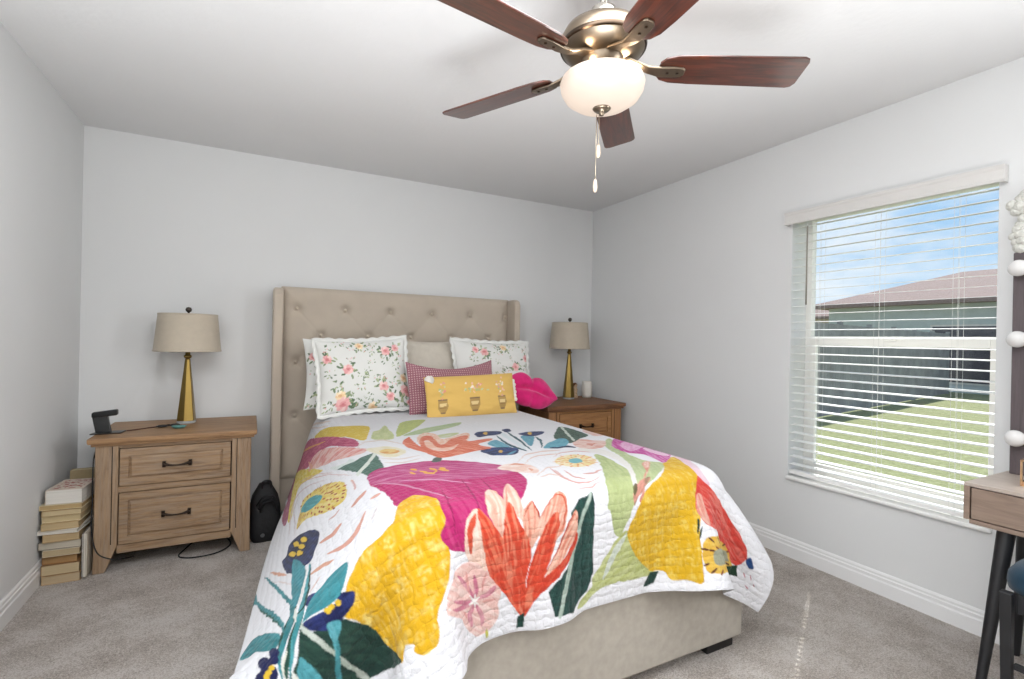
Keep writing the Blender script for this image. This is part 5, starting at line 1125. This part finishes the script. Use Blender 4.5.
# ------------------------------------------------------------------ desk, stool, mirror
def desk():
    r = empty('desk', (3.695, -3.64, 0), 0, 'greyish walnut desk with black splayed legs beside the window', 'desk')
    x0, x1, y0, y1 = 3.45 - 3.695, 3.925 - 3.695, -4.17 + 3.64, -3.108 + 3.64
    bm = B(); box(bm, x0, x1, y0, y1, .775, .790); obj('desktop', bm, M['desk_top'], r, bevel=.002)
    bm = B(); box(bm, x0, x1, y1 - .018, y1, .645, .775); box(bm, x0, x1, y0, y0 + .018, .645, .775); box(bm, x0, x1, y0 + .018, y1 - .018, .632, .648); box(bm, x1 - .015, x1, y0 + .018, y1 - .018, .648, .775); box(bm, x0 + .03, x1 - .015, -.01, .01, .648, .775)
    obj('frame', bm, M['desk'], r, bevel=.001)
    for a, b in ((.014, y1 - .022), (y0 + .022, -.014)):
        bm = B(); box(bm, x0 + .004, x0 + .022, a, b, .652, .771); obj('drawer', bm, M['desk'], r, bevel=.001)
    for sx, sy in ((x0 + .075, y1 - .105), (x0 + .06, y0 + .075), (x1 - .06, y1 - .06), (x1 - .06, y0 + .06)):
        ox = -.12 if sx < 0 else .0; oy = .035 if sy > 0 else -.03
        if sx > 0: ox = .03
        bm = B(); tube(bm, [(sx + ox, sy + oy, 0), (sx, sy, .632)], lambda t: .014 + .014 * t, 14); obj('leg', bm, M['desk_l'], r, autosmooth=50)
desk()
def stool():
    r = empty('stool', (3.41, -3.50, 0), 0, 'black-legged stool with dark teal velvet seat pushed under the desk', 'stool')
    n = 40; bm = B(); rings = []
    for z, s in ((.497, 1.0), (.502, 1.045), (.525, 1.06), (.55, 1.05), (.572, .98), (.583, .84), (.588, .6), (.59, .2)):
        rings.append([bm.verts.new((.19 * s * (abs(math.cos(t)) ** .5) * math.copysign(1, math.cos(t)), .208 * s * (abs(math.sin(t)) ** .5) * math.copysign(1, math.sin(t)), z)) for t in np.linspace(0, 2 * PI, n + 1)[:-1]])
    for p, q in zip(rings, rings[1:]):
        for k in range(n): bm.faces.new((p[k], p[(k + 1) % n], q[(k + 1) % n], q[k]))
    bm.faces.new(rings[0]); bm.faces.new(rings[-1]); obj('seat', bm, M['velvet'], r, smooth=True)
    bm = B(); box(bm, -.172, .172, -.172, .172, .43, .497); obj('seat_frame', bm, M['desk_l'], r, bevel=.004)
    for sx in (-1, 1):
        for sy in (-1, 1):
            bm = B(); hexa(bm, [(sx * .185 + dx * .012, sy * .185 + dy * .012, 0) for dx, dy in ((-1, -1), (1, -1), (1, 1), (-1, 1))] + [(sx * .190 + dx * .016, sy * .190 + dy * .016, .50) for dx, dy in ((-1, -1), (1, -1), (1, 1), (-1, 1))]); obj('leg', bm, M['desk_l'], r, bevel=.003)
    for sx in (-1, 1): bm = B(); box(bm, sx * .185 - .008, sx * .185 + .008, -.17, .17, .25, .27); obj('stretcher', bm, M['desk_l'], r, bevel=.002)
stool()
def mirror():
    r = empty('vanity_mirror', (3.80, -3.43, .7905), 0, 'tall dark-framed vanity mirror with round bulbs standing on the desk', 'mirror')
    w, h, f = .60, .93, .075
    bm = B(); box(bm, 0, .035, -w / 2, -w / 2 + f, 0, h); box(bm, 0, .035, w / 2 - f, w / 2, 0, h); box(bm, 0, .035, -w / 2 + f, w / 2 - f, 0, f); box(bm, 0, .035, -w / 2 + f, w / 2 - f, h - f, h); obj('frame', bm, M['mirror_frame'], r, bevel=.003)
    bm = B(); box(bm, .012, .018, -w / 2 + f - .005, w / 2 - f + .005, f - .005, h - f + .005); obj('mirror_glass', bm, M['mirror'], r)
    bm = B(); box(bm, .006, .12, -w / 2 + .03, w / 2 - .03, -.0, .012); obj('foot', bm, M['mirror_frame'], r)
    for y in (-w / 2 + .028, w / 2 - .028):
        for zz in (.155, .565, .86):
            bm = B(); lathe(bm, [(0, 0), (.018, 0), (.018, .012), (0, .012)], 20, (0, y, zz), Euler((0, -PI / 2, 0))); s = obj('bulb_socket', bm, M['chrome'], r)
            bm = B(); bmesh.ops.create_uvsphere(bm, u_segments=24, v_segments=16, radius=.034, matrix=Matrix.Translation((-.038, y, zz)) @ Matrix.Diagonal((.85, 1, 1, 1))); obj('bulb', bm, M['bulb'], s, smooth=True)
    return r
mirror()
def fluff():
    q = random.Random(12); bm = B()
    for k in range(70):
        t = q.random(); z = t * .235; wd = .045 if t < .25 else (.026 if t < .6 else .048)
        a = q.uniform(0, 2 * PI); d = q.uniform(.2, 1) * wd
        bmesh.ops.create_icosphere(bm, subdivisions=2, radius=q.uniform(.018, .027), matrix=Matrix.Translation((d * math.cos(a) * .4, d * math.sin(a), z + .014)))
    o = obj('fluffy_ornament', bm, M['fluff'], smooth=True); o.location = (3.818, -3.165, .7905 + .93 + .001); tag(o, 'white fluffy ornament standing on top of the vanity mirror', 'ornament')
fluff()
def organizer():
    r = empty('glass_box', (3.66, -3.27, .7905), .1, 'small gold-edged clear box on the desk in front of the mirror', 'box')
    bm = B(); a, b, h = .075, .045, .10
    for x in (-a, a):
        for y in (-b, b): box(bm, x - .003, x + .003, y - .003, y + .003, 0, h)
    for zz in (.003, h - .003):
        for y in (-b, b): box(bm, -a, a, y - .003, y + .003, zz - .003, zz + .003)
        for x in (-a, a): box(bm, x - .003, x + .003, -b, b, zz - .003, zz + .003)
    box(bm, -a, a, -b, b, 0, .018)
    obj('frame', bm, M['rose_gold'], r)
    bm = B(); hexa(bm, [(-.05, -.03, .019), (.04, -.03, .019), (.05, .03, .019), (-.04, .03, .019), (-.06, -.02, .05), (.02, -.03, .07), (.05, .02, .075), (-.03, .03, .05)]); obj('folded_tissue', bm, M['white_cer'], r, bevel=.006)
organizer()
